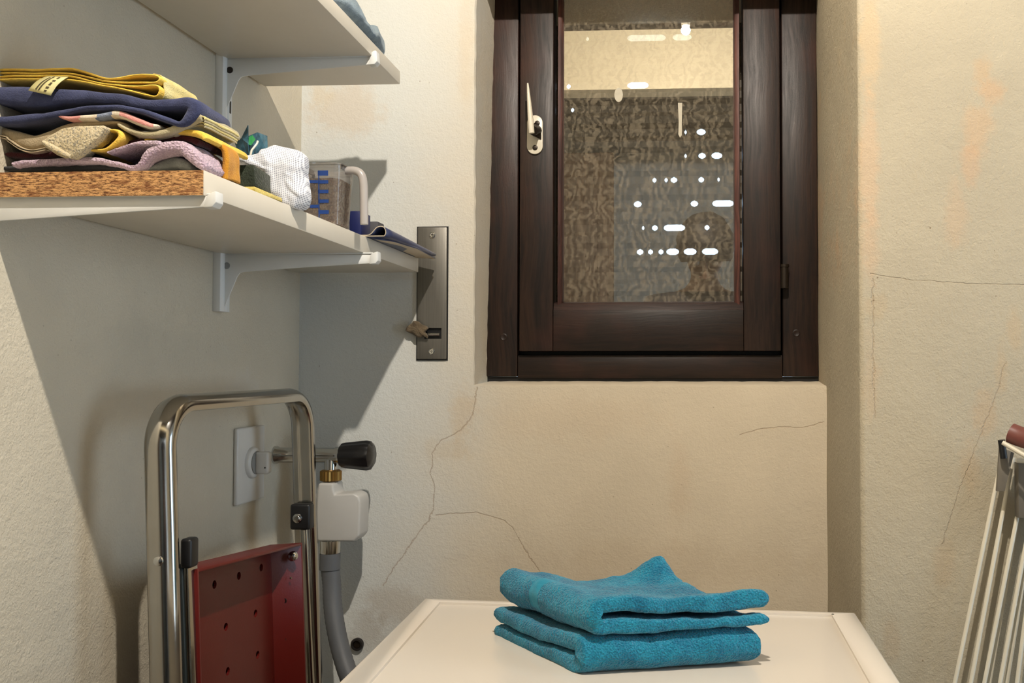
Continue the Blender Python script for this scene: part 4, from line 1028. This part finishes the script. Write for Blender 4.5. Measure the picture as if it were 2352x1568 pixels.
# red steps (folded up, seen from below)
t = NT('red_plastic_step'); t.base(t.mix(t.noise(30, 3), lin((88, 14, 10)), lin((100, 19, 13)))); t.set(Roughness=.4); t.bump(t.noise(500, 2), .08, .001); m_red = t.mat
def tread(zt_near, zt_far, length, vis):
    xi, xo = -.496, -.4705
    ya, yb2 = W(453, 1330, x=xo + .006).y, W(688, 1330, x=xo + .006).y
    yi = W(625, 1400, x=xi + .010).y
    th = .003
    m = MB()
    zb_n, zb_f = zt_near - length, zt_far - length
    def q(x, y, f):        # f 0 bottom .. 1 top
        zt = zt_near + (zt_far - zt_near) * (y - ya) / (yb2 - ya); return lean((x, y, zt - length * (1 - f)))
    m.hexa([q(xi - th, ya, 0), q(xi, ya, 0), q(xi, yi, 0), q(xi - th, yi, 0), q(xi - th, ya, 1), q(xi, ya, 1), q(xi, yi, 1), q(xi - th, yi, 1)], .0006)
    base = build('tread', m, m_red, lad, label='red perforated step')
    if vis:
        cm = MB()
        for (px, py) in ((493, 1342), (549, 1322), (600, 1303), (583, 1408), (515, 1439), (584, 1503), (515, 1541), (586, 1590), (516, 1630)):
            h = W(px, py, x=xi + .0085); cm.tube([(xi - .02 + .01, h.y, h.z), (xi + .03, h.y, h.z)], .0044, 12)
        boolean_cut(base, cm)
    if vis:
        m = MB(); m.hexa([q(xi - .009, ya + .004, .02), q(xi - .0075, ya + .004, .02), q(xi - .0075, yi - .002, .02), q(xi - .009, yi - .002, .02), q(xi - .009, ya + .004, .98), q(xi - .0075, ya + .004, .98), q(xi - .0075, yi - .002, .98), q(xi - .009, yi - .002, .98)])
        child(build('hole_backing', m, m_black, None, label='black sheet added behind the step to keep its holes dark'), base)  # added backing sheet, blocks the bright wall behind the holes
    # far flange, top flange, near lip
    m = MB(); m.hexa([q(xi - th, yi, 0), q(xo, yb2, 0), q(xo, yb2 + th, 0), q(xi - th, yi + th, 0), q(xi - th, yi, 1), q(xo, yb2, 1), q(xo, yb2 + th, 1), q(xi - th, yi + th, 1)], .0006)
    fl2 = build('side_flange', m, m_red, None); child(fl2, base)
    if vis:
        for (px, py) in ((648, 1382), (647, 1471)):
            h = W(px, py, y=yi + .006); f_ = (h.x - .009 - xi + th) / (xo - xi + th)
            m = MB(); m.lathe([(0, .0030), (.0012, .0026), (.0004, .0012)], (h.x, yi + (yb2 - yi) * f_ - .0002, h.z), (0, -1, 0), 12); child(build('dark_hole_disc', m, m_black, None), base)  # black disc painted in for the dark of an uncut hole
        h = W(672, 1277, y=yi + .010)
        m = MB(); m.lathe([(0, .0060), (.004, .0056), (.006, .003)], h + Vector((0, .002, 0)), (0, -1, 0), 14); child(build('bolt', m, m_chrome, None), base)
        h = W(668, 1327, y=yi + .012); m = MB(); m.lathe([(0, .0016), (.001, .0012)], h, (0, -1, 0), 10); child(build('rivet', m, m_chrome, None), base)
    m = MB(); m.hexa([q(xi, ya, .985), q(xo, ya, .985), q(xo, yb2, .985), q(xi, yi, .985), q(xi, ya, 1), q(xo, ya, 1), q(xo, yb2, 1), q(xi, yi, 1)], .0006); child(build('top_flange', m, m_red, None), base)
    m = MB(); m.hexa([q(xi - th, ya - .002, 0), q(xo, ya - .002, 0), q(xo, ya + .001, 0), q(xi - th, ya + .001, 0), q(xi - th, ya - .002, 1), q(xo, ya - .002, 1), q(xo, ya + .001, 1), q(xi - th, ya + .001, 1)], .0005); child(build('near_flange', m, m_red, None), base)
zn_, zf_ = W(453, 1308, x=-.463).z, W(692, 1246, x=-.463).z
tread(zn_, zf_, .21, True); tread(zn_ - .26, zf_ - .26, .21, False); tread(zn_ - .52, zf_ - .52, .21, False)

# ------------------------------------------------------------------ washing machine
t = NT('white_enamel'); t.base(lin((222, 212, 198))); t.set(Roughness=.24); t.bsdf.inputs['Coat Weight'].default_value = .3; m_enam = t.mat
YMR, YMF = 1.065, .44
rl, rr_ = W(975, 1373, y=YMR), W(1964, 1406, y=YMR)
fl0, fr0 = W(775, 1568, z=rl.z), W(2070, 1568, z=rr_.z)
fx0 = rl.x + (fl0.x - rl.x) * (YMR - YMF) / (YMR - fl0.y); fx1 = rr_.x + (fr0.x - rr_.x) * (YMR - YMF) / (YMR - fr0.y)
zm = lambda x: rl.z + (rr_.z - rl.z) * (x - rl.x) / (rr_.x - rl.x)
wm = thing('washing_machine', 'white washing machine top below the window', 'washing machine', ((rl.x + rr_.x) / 2, .75, FLOOR))
m = MB(); m.hexa([(rl.x + .002, YMR - .002, FLOOR + .02), (rr_.x - .002, YMR - .002, FLOOR + .02), (fx1 - .002, YMF + .006, FLOOR + .02), (fx0 + .002, YMF + .006, FLOOR + .02)] + [(rl.x + .002, YMR - .002, rl.z - .03), (rr_.x - .002, YMR - .002, rr_.z - .03), (fx1 - .002, YMF + .006, rr_.z - .03), (fx0 + .002, YMF + .006, rl.z - .03)], .004)
build('cabinet', m, m_enam, wm)
m = MB(); m.hexa([(rl.x, YMR, rl.z - .0295), (rr_.x, YMR, rr_.z - .0295), (fx1, YMF, rr_.z - .0295), (fx0, YMF, rl.z - .0295), (rl.x, YMR, rl.z), (rr_.x, YMR, rr_.z), (fx1, YMF, rr_.z), (fx0, YMF, rl.z)], .0025, seg=3)
tp_ = build('top_cover', m, m_enam, wm)
yi_ = W(1010, 1381, z=rl.z - .001).y
ia, ib = W(1010, 1381, z=rl.z), W(1911, 1412, z=rr_.z)
xa0, xa1 = ia.x - .012, fx0 + .030; xb0, xb1 = ib.x, fx1 - .026
cm = MB(); cm.hexa([(ia.x, ia.y, zm(ia.x) - .0028), (ib.x, ib.y, zm(ib.x) - .0028), (xb1, YMF + .03, zm(xb1) - .0028), (xa1, YMF + .03, zm(xa1) - .0028), (ia.x, ia.y, .3), (ib.x, ib.y, .3), (xb1, YMF + .03, .3), (xa1, YMF + .03, .3)])
boolean_cut(tp_, cm); tp_['label'] = 'white top cover with a recessed panel'
m = MB(); m.lathe([(0, .0016), (.0006, .0014)], (ib.x + .001, ib.y + .001, zm(ib.x) - .0002), (0, 0, 1), 10); build('screw', m, m_black, wm)
for (x, y) in ((rl.x + .04, YMR - .04), (rr_.x - .04, YMR - .04), (fx0 + .04, YMF + .05), (fx1 - .04, YMF + .05)):
    m = MB(); m.lathe([(0, .02), (.024, .018)], (x, y, FLOOR), (0, 0, 1), 16); build('foot', m, m_black, wm)

# ------------------------------------------------------------------ towels on the machine
m_ter = terry('turquoise_terry', (40, 150, 180), (20, 108, 142)); m_band = fabric('turquoise_border', (58, 152, 178), (40, 132, 160), weave=700, bump=.3)
ztop = zm(-.03) - .0028
Fp, Rp, Lp = W(1340, 1552, z=ztop + .002), W(1750, 1522, z=ztop + .002), W(1140, 1462, z=ztop + .002)
eu, ev = Rp - Fp, Lp - Fp; eu.z = ev.z = 0; Fp.z = ztop
# stretch the side direction so the far corner sits further back
def sheet_profile(n_arc, gap, th, length, open_len):
    """closed outline of a C-fold in (s, z): fold at s=0, open towards s=1; returns list"""
def towel(name, along_u, z0, th, gap, zfun, mats, band=None, shift=(0, 0), bow=0.0, open_t=.0, lens=(1.0, 1.0), seed=0):
    """a doubled sheet: fold at one side.  along_u False: profile runs along u (fold at u=0) and is swept along v; True: the other way round"""
    R = th / 2; H = 2 * th + gap              # two layers
    n = 40; loop = []
    rf = H / 2                                  # outer fold radius
    asp = (eu.length if not along_u else ev.length)
    # outer outline: lower layer from open end to fold, round the fold, upper layer to open end, then inner outline back
    def arc(c, r, a0, a1, k): return [(c[0] + r / asp * math.cos(a0 + (a1 - a0) * i / k), c[1] + r * math.sin(a0 + (a1 - a0) * i / k)) for i in range(k + 1)]
    outer = [(lens[0] * (1 - i / n) + rf / asp * i / n, 0) for i in range(n)] + arc((rf / asp, rf), rf, -math.pi / 2, -3 * math.pi / 2, 14) + [(rf / asp + (lens[1] - rf / asp) * i / n, H) for i in range(1, n + 1)]
    endu = arc((lens[1], H - R), R, math.pi / 2, -math.pi / 2, 8)[1:]
    ri = max(gap / 2, .0006)
    inner = [(lens[1] - (lens[1] - rf / asp) * i / n, H - th) for i in range(1, n)] + arc((rf / asp, rf), ri, math.pi / 2, 3 * math.pi / 2, 8) + [(rf / asp + (lens[0] - rf / asp) * i / n, th) for i in range(1, n)]
    endl = arc((lens[0], R), R, math.pi / 2, -math.pi / 2, 8)[:-1]
    loop = outer + endu + inner + endl; k = len(loop)
    m = MB(); rows = []; N = 64
    ts = [0, .004, .014, .03] + [.03 + .94 * i / N for i in range(1, N)] + [.97, .986, .996, 1]
    ins = [.55, .25, .08, 0] + [0] * (N - 1) + [0, .08, .25, .55]
    for t_, d in zip(ts, ins):
        row = []
        for (s_, z) in loop:
            lay = th * .5 if z < H / 2 else H - th * .5
            zz_ = z + (lay - z) * d if abs(z - lay) <= th * .51 else z + (H / 2 - z) * d * .25
            s2 = s_ + (.5 - s_) * 0.02 * d
            u, v = (s2, t_) if not along_u else (t_, s2)
            p = Fp + eu * (u + shift[0]) + ev * (v + shift[1])
            fr = zz_ / H
            p.z = z0 + zz_ + zfun(u, v, fr)
            o_ = wob(p + Vector((seed, 0, 0)), 30, .0022) + wob(p + Vector((seed, 0, 0)), 90, .0008) + wob(p, 1100, .00075)
            o_.z *= (.25 if fr < .05 and z0 < ztop + .01 else 1)
            p = p + o_
            if z0 < ztop + .01: p.z = max(p.z, ztop + .0005)
            row.append(p)
        rows.append(row)
    m.grid(rows, close=True)
    if band:
        for fi in range(len(m.f)):
            r = fi // k; j = fi % k
            (s_, z) = loop[j]
            m.m[fi] = 1 if band(s_, ts[r], z / H) else 0
    # end caps: join outer to inner outline strips
    no, ne, ni = len(outer), len(endu), len(inner)
    for r in (0, len(rows) - 1):
        b = r * k; oi = list(range(no)); ii = list(range(no + ne + ni - 1, no + ne - 1, -1))
        a = 0; c = 0
        while a < no - 1 or c < ni - 1:
            if c >= ni - 1 or (a < no - 1 and a / (no - 1) <= c / (ni - 1)):
                m.f.append((b + oi[a], b + oi[a + 1], b + ii[c])); a += 1
            else:
                m.f.append((b + oi[a], b + ii[c], b + ii[c + 1])); c += 1
            m.m.append(0)
        m.f.append(tuple([b + no - 1] + [b + no + i for i in range(ne)] + [b + ii[-1]])); m.m.append(0)
        m.f.append(tuple([b + ii[0]] + [b + no + ne + ni + i for i in range(len(endl))] + [b])); m.m.append(0)
    return build(name, m, mats, angle=88)
def smooth(a, b, x): x = max(0, min(1, (x - a) / (b - a))); return x * x * (3 - 2 * x)
def zlow(u, v, f): return (.0015 * smooth(.0, .7, u) * f + .002 * math.sin(u * 9 + 1) * f * f - .004 * f * smooth(.1, .6, v) * (1 - u))
lowt = towel('bath_towel', True, ztop + .0006, .0145, .003, zlow, m_ter, seed=0, lens=(1.0, 1.0))
tag(lowt, 'turquoise terry towel folded flat on the washing machine, lower of the two', 'towel', 'turquoise towels on the machine')
BUMP = [[0, 0, -.001, .001, .003], [.001, -.002, -.006, -.009, -.0065], [.003, -.004, -.011, -.016, -.017], [.003, -.006, -.012, -.014, -.012], [.002, -.004, -.0105, -.008, .0105]]
def ztopf(u, v, f):
    uu = max(0, min(3.999, u * 4)); vv = max(0, min(3.999, v * 4)); i, j = int(uu), int(vv)
    a, b = smooth(0, 1, uu - i), smooth(0, 1, vv - j)
    g = lambda x, y: BUMP[min(4, y)][min(4, x)]
    d = (g(i, j) * (1 - a) + g(i + 1, j) * a) * (1 - b) + (g(i, j + 1) * (1 - a) + g(i + 1, j + 1) * a) * b
    d = d * f - .0055 * smooth(.2, 1, u) * smooth(0, .42, f) + .003 * smooth(.2, 1, u) * smooth(.58, 1, f)
    return d + .0022 * math.sin(u * 7.5 + .4) * (f if f < .5 else .4)
upt = towel('bath_towel', False, ztop + .0360, .0135, .0050, ztopf, [m_ter, m_band], band=lambda s_, t_, f: (f > .15 and .50 < t_ < .62 and s_ < .22), shift=(.01, .0), seed=5, lens=(1.0, 1.0))
tag(upt, 'turquoise terry towel with a raised back corner, upper of the two', 'towel', 'turquoise towels on the machine')

# ------------------------------------------------------------------ drying rack at the right edge
m_rod = simple('white_coated_wire', (222, 214, 194), .35, var=.03); m_hand = simple('brown_red_plastic', (112, 62, 54), .45, var=.08); m_gmet = simple('grey_bracket_metal', (122, 116, 106), .45, .3)
rk = thing('drying_rack', 'folded white wire drying rack with a brown-red bar, leaning at the right edge', 'drying rack', W(2300, 1568, y=.95))
def RY(py): return 1.072 - (py - 1040) * .000012
def rod(p, q, ext=1.6, r=.0024, dy=0.0):
    a = W(p[0], p[1], y=RY(p[1]) + dy); b = W(q[0], q[1], y=RY(q[1]) + dy); c = a + (b - a) * ext
    m = MB(); m.tube([a, c], r, 10); return build('rod', m, m_rod, rk)
for (p, q) in (((2301, 1053), (2193, 1568)), ((2327, 1050), (2230, 1568)), ((2354, 1098), (2261, 1568)), ((2369, 1180), (2297, 1568)), ((2392, 1130), (2336, 1568)), ((2425, 1120), (2380, 1568)), ((2455, 1110), (2420, 1568)), ((2490, 1100), (2466, 1568))): rod(p, q)
for (p, q) in (((2345, 1140), (2272, 1568)), ((2380, 1140), (2312, 1568))): rod(p, q, dy=.008, r=.0026)
m = MB(); hb = [W(2322, 994, y=1.035), W(2345, 1003, y=1.028), W(2380, 1012, y=1.015), W(2460, 1020, y=.99), W(2620, 1030, y=.96)]
hb = [Vector(p) for p in spline([tuple(p) for p in hb], 20)]
m.tube([hb[0] + (hb[0] - hb[1]) * .9] + hb, [.0055] + [.0112] * 20, 18); build('end_bar', m, m_hand, rk, label='brown-red plastic end bar')
m = MB(); m.prism([W(2296, 1024, y=1.055), W(2330, 1040, y=1.05), W(2308, 1128, y=1.05), W(2289, 1128, y=1.055)], (0, .004, 0), .0008); build('hinge_plate', m, m_gmet, rk)
m = MB(); m.box(W(2340, 1190, y=1.055), W(2420, 1060, y=1.068), .001); build('hinge_plate', m, m_gmet, rk)
m = MB(); m.tube([W(2303, 1016, y=1.03), W(2420, 1085, y=1.0)], .0026, 10); m.tube([W(2335, 1057, y=1.04), W(2420, 1064, y=1.03)], .0026, 10); build('cross_wire', m, m_rod, rk)
m = MB(); m.tube([W(2300, 1010, y=1.045), W(2306, 1052, y=1.045)], .004, 10); build('end_sleeve', m, m_black, rk)

# ------------------------------------------------------------------ ceiling bulb (lights the room, seen mirrored in the pane)
t = NT('lit_bulb_glass'); t.n.remove(t.bsdf); em = t.n.new('ShaderNodeEmission'); em.inputs[0].default_value = (1.0, .915, .80, 1); em.inputs[1].default_value = BULB_STRENGTH
t.l.new(em.outputs[0], t.out.inputs[0]); m_lit = t.mat
lamp = thing('ceiling_bulb', 'bare lit bulb hanging from the ceiling on a short stem', 'lamp', (BULB.x, BULB.y, CEIL))
m = MB()
rb_ = .0125
m.lathe([(-rb_, .002)] + [(rb_ * math.sin(-math.pi / 2 + math.pi * i / 12), rb_ * math.cos(-math.pi / 2 + math.pi * i / 12)) for i in range(1, 12)] + [(rb_, .003)], BULB, (0, 0, 1), 24)
build('bulb', m, m_lit, lamp)
m = MB(); m.lathe([(0, .012), (.03, .014), (.034, .006), (CEIL - BULB.z - rb_ - .02, .005), (CEIL - BULB.z - rb_ - .018, .04), (CEIL - BULB.z - rb_, .042)], BULB + Vector((0, 0, rb_)), (0, 0, 1), 24)
build('lamp_holder', m, m_cream, lamp)

# ------------------------------------------------------------------ the photographer in the doorway (seen only as a dark reflection in the pane)
def skin_mesh(name, verts, edges, radii, m, parent=None, sub=2):
    me = bpy.data.meshes.new(name); me.from_pydata([tuple(v) for v in verts], edges, []); me.materials.append(m)
    o = bpy.data.objects.new(name, me); COL.objects.link(o)
    o.modifiers.new('skin', 'SKIN').use_smooth_shade = True
    for sv, r in zip(me.skin_vertices[0].data, radii): sv.radius = r if isinstance(r, tuple) else (r, r)
    me.skin_vertices[0].data[0].use_root = True
    md = o.modifiers.new('sub', 'SUBSURF'); md.levels = sub; md.render_levels = sub
    bpy.context.view_layer.update()
    dg = bpy.context.evaluated_depsgraph_get(); ev_ = bpy.data.meshes.new_from_object(o.evaluated_get(dg))
    bpy.data.objects.remove(o)
    for p in ev_.polygons: p.use_smooth = True
    o = bpy.data.objects.new(name, ev_); COL.objects.link(o)
    if parent: child(o, parent)
    return o
m_skin = simple('skin', (112, 82, 64), .55, var=.05); m_hair = simple('dark_hair', (26, 21, 18), .7, var=.2, vscale=200, bump=.6, stretch=(1, 1, .2)); m_top = fabric('charcoal_sweater', (48, 48, 52)); m_jean = fabric('dark_jeans', (40, 46, 62))
BX, BY = .085, -.43
def b(x, y, z): return Vector((BX + x, BY + y, z + .15 * min(1, (z - FLOOR) / .75)))
RAW = lambda x, y, z: Vector((BX + x, BY + y, z))
hz = .315
# one continuous body: pelvis, spine, neck, head, arms with five-fingered hands, legs
V = []; E = []; RD = []
def chain(start, pts):
    prev = start
    for (p, r) in pts:
        V.append(Vector(p)); RD.append(r)
        if prev is not None: E.append((prev, len(V) - 1))
        prev = len(V) - 1
    return prev
pel = chain(None, [(b(0, 0, -.33), (.15, .11))])
chest = chain(pel, [(b(0, 0, -.20), (.135, .10)), (b(0, .01, -.05), (.155, .11)), (b(0, .01, .05), (.16, .10))])
neck = chain(chest, [(b(0, .015, .135), (.055, .055)), (b(0, .03, .20), (.05, .05))])
PIV = b(0, .03, .20); BOW = Matrix.Rotation(math.radians(-48), 3, 'X')
def hd(p): return PIV + BOW @ (Vector(p) - Vector((BX, BY + .03, .20)))
chain(neck, [(hd(RAW(0, .045, .25)), (.066, .075)), (hd(RAW(0, .055, .31)), (.076, .092)), (hd(RAW(0, .045, .365)), (.074, .088)), (hd(RAW(0, .035, .40)), (.045, .055))])
for sx in (-1, 1):
    chain(pel, [(b(sx * .09, 0, -.43), .085), (b(sx * .095, .01, -.66), .066), (b(sx * .095, .005, -.80), .055), (b(sx * .095, -.01, -1.02), .042), (b(sx * .095, 0, FLOOR + .045), .036), (b(sx * .10, .12, FLOOR + .035), .032)])
    wr = chain(chest, [(b(sx * .17, .01, .055), .062), (b(sx * .215, .04, -.08), .047), (b(sx * .20, .09, -.20), .042), (RAW(sx * .13, .22, -.11), .034), (RAW(sx * .03, .335, -.065), .025)])
    palm = chain(wr, [(RAW(-BX + sx * .062, .372, -.045), (.026, .014))])
hair = []
body = skin_mesh('person', V, E, RD, m_skin)
tag(body, 'dark-haired person in a charcoal sweater mirrored as a silhouette in the pane', 'person')
# fingers: short chains rooted in each palm, curled round the phone edges
for sx in (-1, 1):
    px_ = sx * .062
    for k_, (dz, ln) in enumerate(((.024, .92), (.008, 1.0), (-.008, .95), (-.023, .78))):
        r0 = Vector((px_, BY + .372, -.045 + dz)); pts = [r0, Vector((px_ - sx * .004, -.036, -.043 + dz * 1.1)), Vector((px_ - sx * .016 * ln, -.021, -.042 + dz * 1.1)), Vector((px_ - sx * .034 * ln, -.0185, -.041 + dz * 1.1))]
        skin_mesh('finger', pts, [(0, 1), (1, 2), (2, 3)], [.009, .0085, .008, .0065], m_skin, body, 1)
    pts = [Vector((px_, BY + .372, -.035)), Vector((px_ - sx * .010, -.048, -.012)), Vector((px_ - sx * .026, -.0425, -.004))]
    skin_mesh('thumb', pts, [(0, 1), (1, 2)], [.011, .010, .008], m_skin, body, 1)
# face details
fy = BY + .055 + .088
def headpart(name, mb, mt, **k):
    mb.v = [tuple(hd(p)) for p in mb.v]; o = build(name, mb, mt, None, **k); child(o, body); return o
for sx in (-1, 1):
    m = MB(); m.lathe([(-.010, .004)] + [(.011 * math.sin(a_), .011 * math.cos(a_)) for a_ in (-.9, -.4, 0, .4, .9)] + [(.0105, .002)], (BX + sx * .031, fy - .014, hz + .012), (0, 1, -.2), 14)
    headpart('eye', m, simple('eye_white', (150, 140, 130), .3))
    m = MB(); m.tube([(BX + sx * .074, BY + .045, hz + .025), (BX + sx * .086, BY + .035, hz + .012), (BX + sx * .084, BY + .038, hz - .018), (BX + sx * .072, BY + .046, hz - .03)], [.006, .009, .008, .005], 8); headpart('ear', m, m_skin)
m = MB(); m.tube([(BX, fy - .008, hz + .018), (BX, fy + .008, hz - .008), (BX, fy + .016, hz - .022), (BX, fy - .004, hz - .03)], [.007, .009, .012, .008], 10); headpart('nose', m, m_skin)
m = MB(); m.tube([(BX - .022, fy - .012, hz - .052), (BX, fy - .002, hz - .050), (BX + .022, fy - .012, hz - .052)], [.003, .005, .003], 8); headpart('mouth', m, simple('lips', (120, 70, 62), .5))
m = MB(); rows = []
for i in range(13):
    a_ = math.pi * .60 * i / 12 * 1.2; row = []
    for j in range(28):
        c_ = 2 * math.pi * j / 28; front = max(0, math.sin(c_)); drop = 1 - .42 * front
        t_ = a_ * drop
        p = Vector((BX + .102 * math.sin(t_) * math.cos(c_), BY + .04 + .118 * math.sin(t_) * math.sin(c_), hz + .012 + .116 * math.cos(t_)))
        row.append(p + wob(p, 45, .007))
    rows.append(row)
m.grid(rows, close=True); hr = headpart('hair', m, m_hair, angle=80); hr.modifiers.new('thick', 'SOLIDIFY').thickness = .012
# clothes follow the body
def shell(name, verts, edges, radii, mt): return skin_mesh(name, verts, edges, radii, mt, body)
V = []; E = []; RD = []
c0_ = chain(None, [(b(0, 0, -.36), (.168, .128))])
c1_ = chain(c0_, [(b(0, 0, -.20), (.155, .12)), (b(0, .01, -.05), (.175, .13)), (b(0, .01, .055), (.178, .115))]); chain(c1_, [(b(0, .015, .125), (.07, .07))])
for sx in (-1, 1): chain(c1_, [(b(sx * .17, .01, .055), .076), (b(sx * .215, .04, -.08), .060), (b(sx * .20, .09, -.20), .054), (RAW(sx * .13, .22, -.11), .044), (RAW(sx * .045, .318, -.073), .034)])
shell('sweater', V, E, RD, m_top)
V = []; E = []; RD = []
c0_ = chain(None, [(b(0, 0, -.36), (.160, .122))])
for sx in (-1, 1): chain(c0_, [(b(sx * .09, 0, -.45), .098), (b(sx * .095, .01, -.66), .078), (b(sx * .095, .005, -.80), .068), (b(sx * .095, -.01, -1.0), .06)])
shell('trousers', V, E, RD, m_jean)
for sx in (-1, 1):
    m = MB(); rows = []
    for i in range(11):
        f_ = i / 10; y_ = -.07 + .24 * f_; w_ = .040 * (math.sin(math.pi * min(1, .12 + f_ * .8)) ** .5); h_ = .075 * (1 - f_) + .035
        rows.append([b(sx * .098 + w_ * math.cos(2 * math.pi * j / 14), y_, FLOOR + .001 + h_ * .5 * (1 + math.sin(2 * math.pi * j / 14)) * (.4 if i in (0, 10) else 1)) for j in range(14)])
    m.grid(rows, close=True); m.f.append(tuple(range(14))); m.m.append(0); m.f.append(tuple(range(153, 139, -1))); m.m.append(0)
    child(build('shoe', m, m_black, None), body)
ph = thing('smartphone', 'black smartphone held up sideways in both hands by the person', 'phone', (0, -.03, -.05))
m = MB(); m.box((-.062, -.036, -.082), (.062, -.028, -.008), .0035, seg=3); build('phone_body', m, m_black, ph)
m = MB(); m.box((-.058, -.0368, -.078), (.058, -.0358, -.012), .0004); build('screen', m, simple('dark_screen', (12, 13, 15), .12), ph)
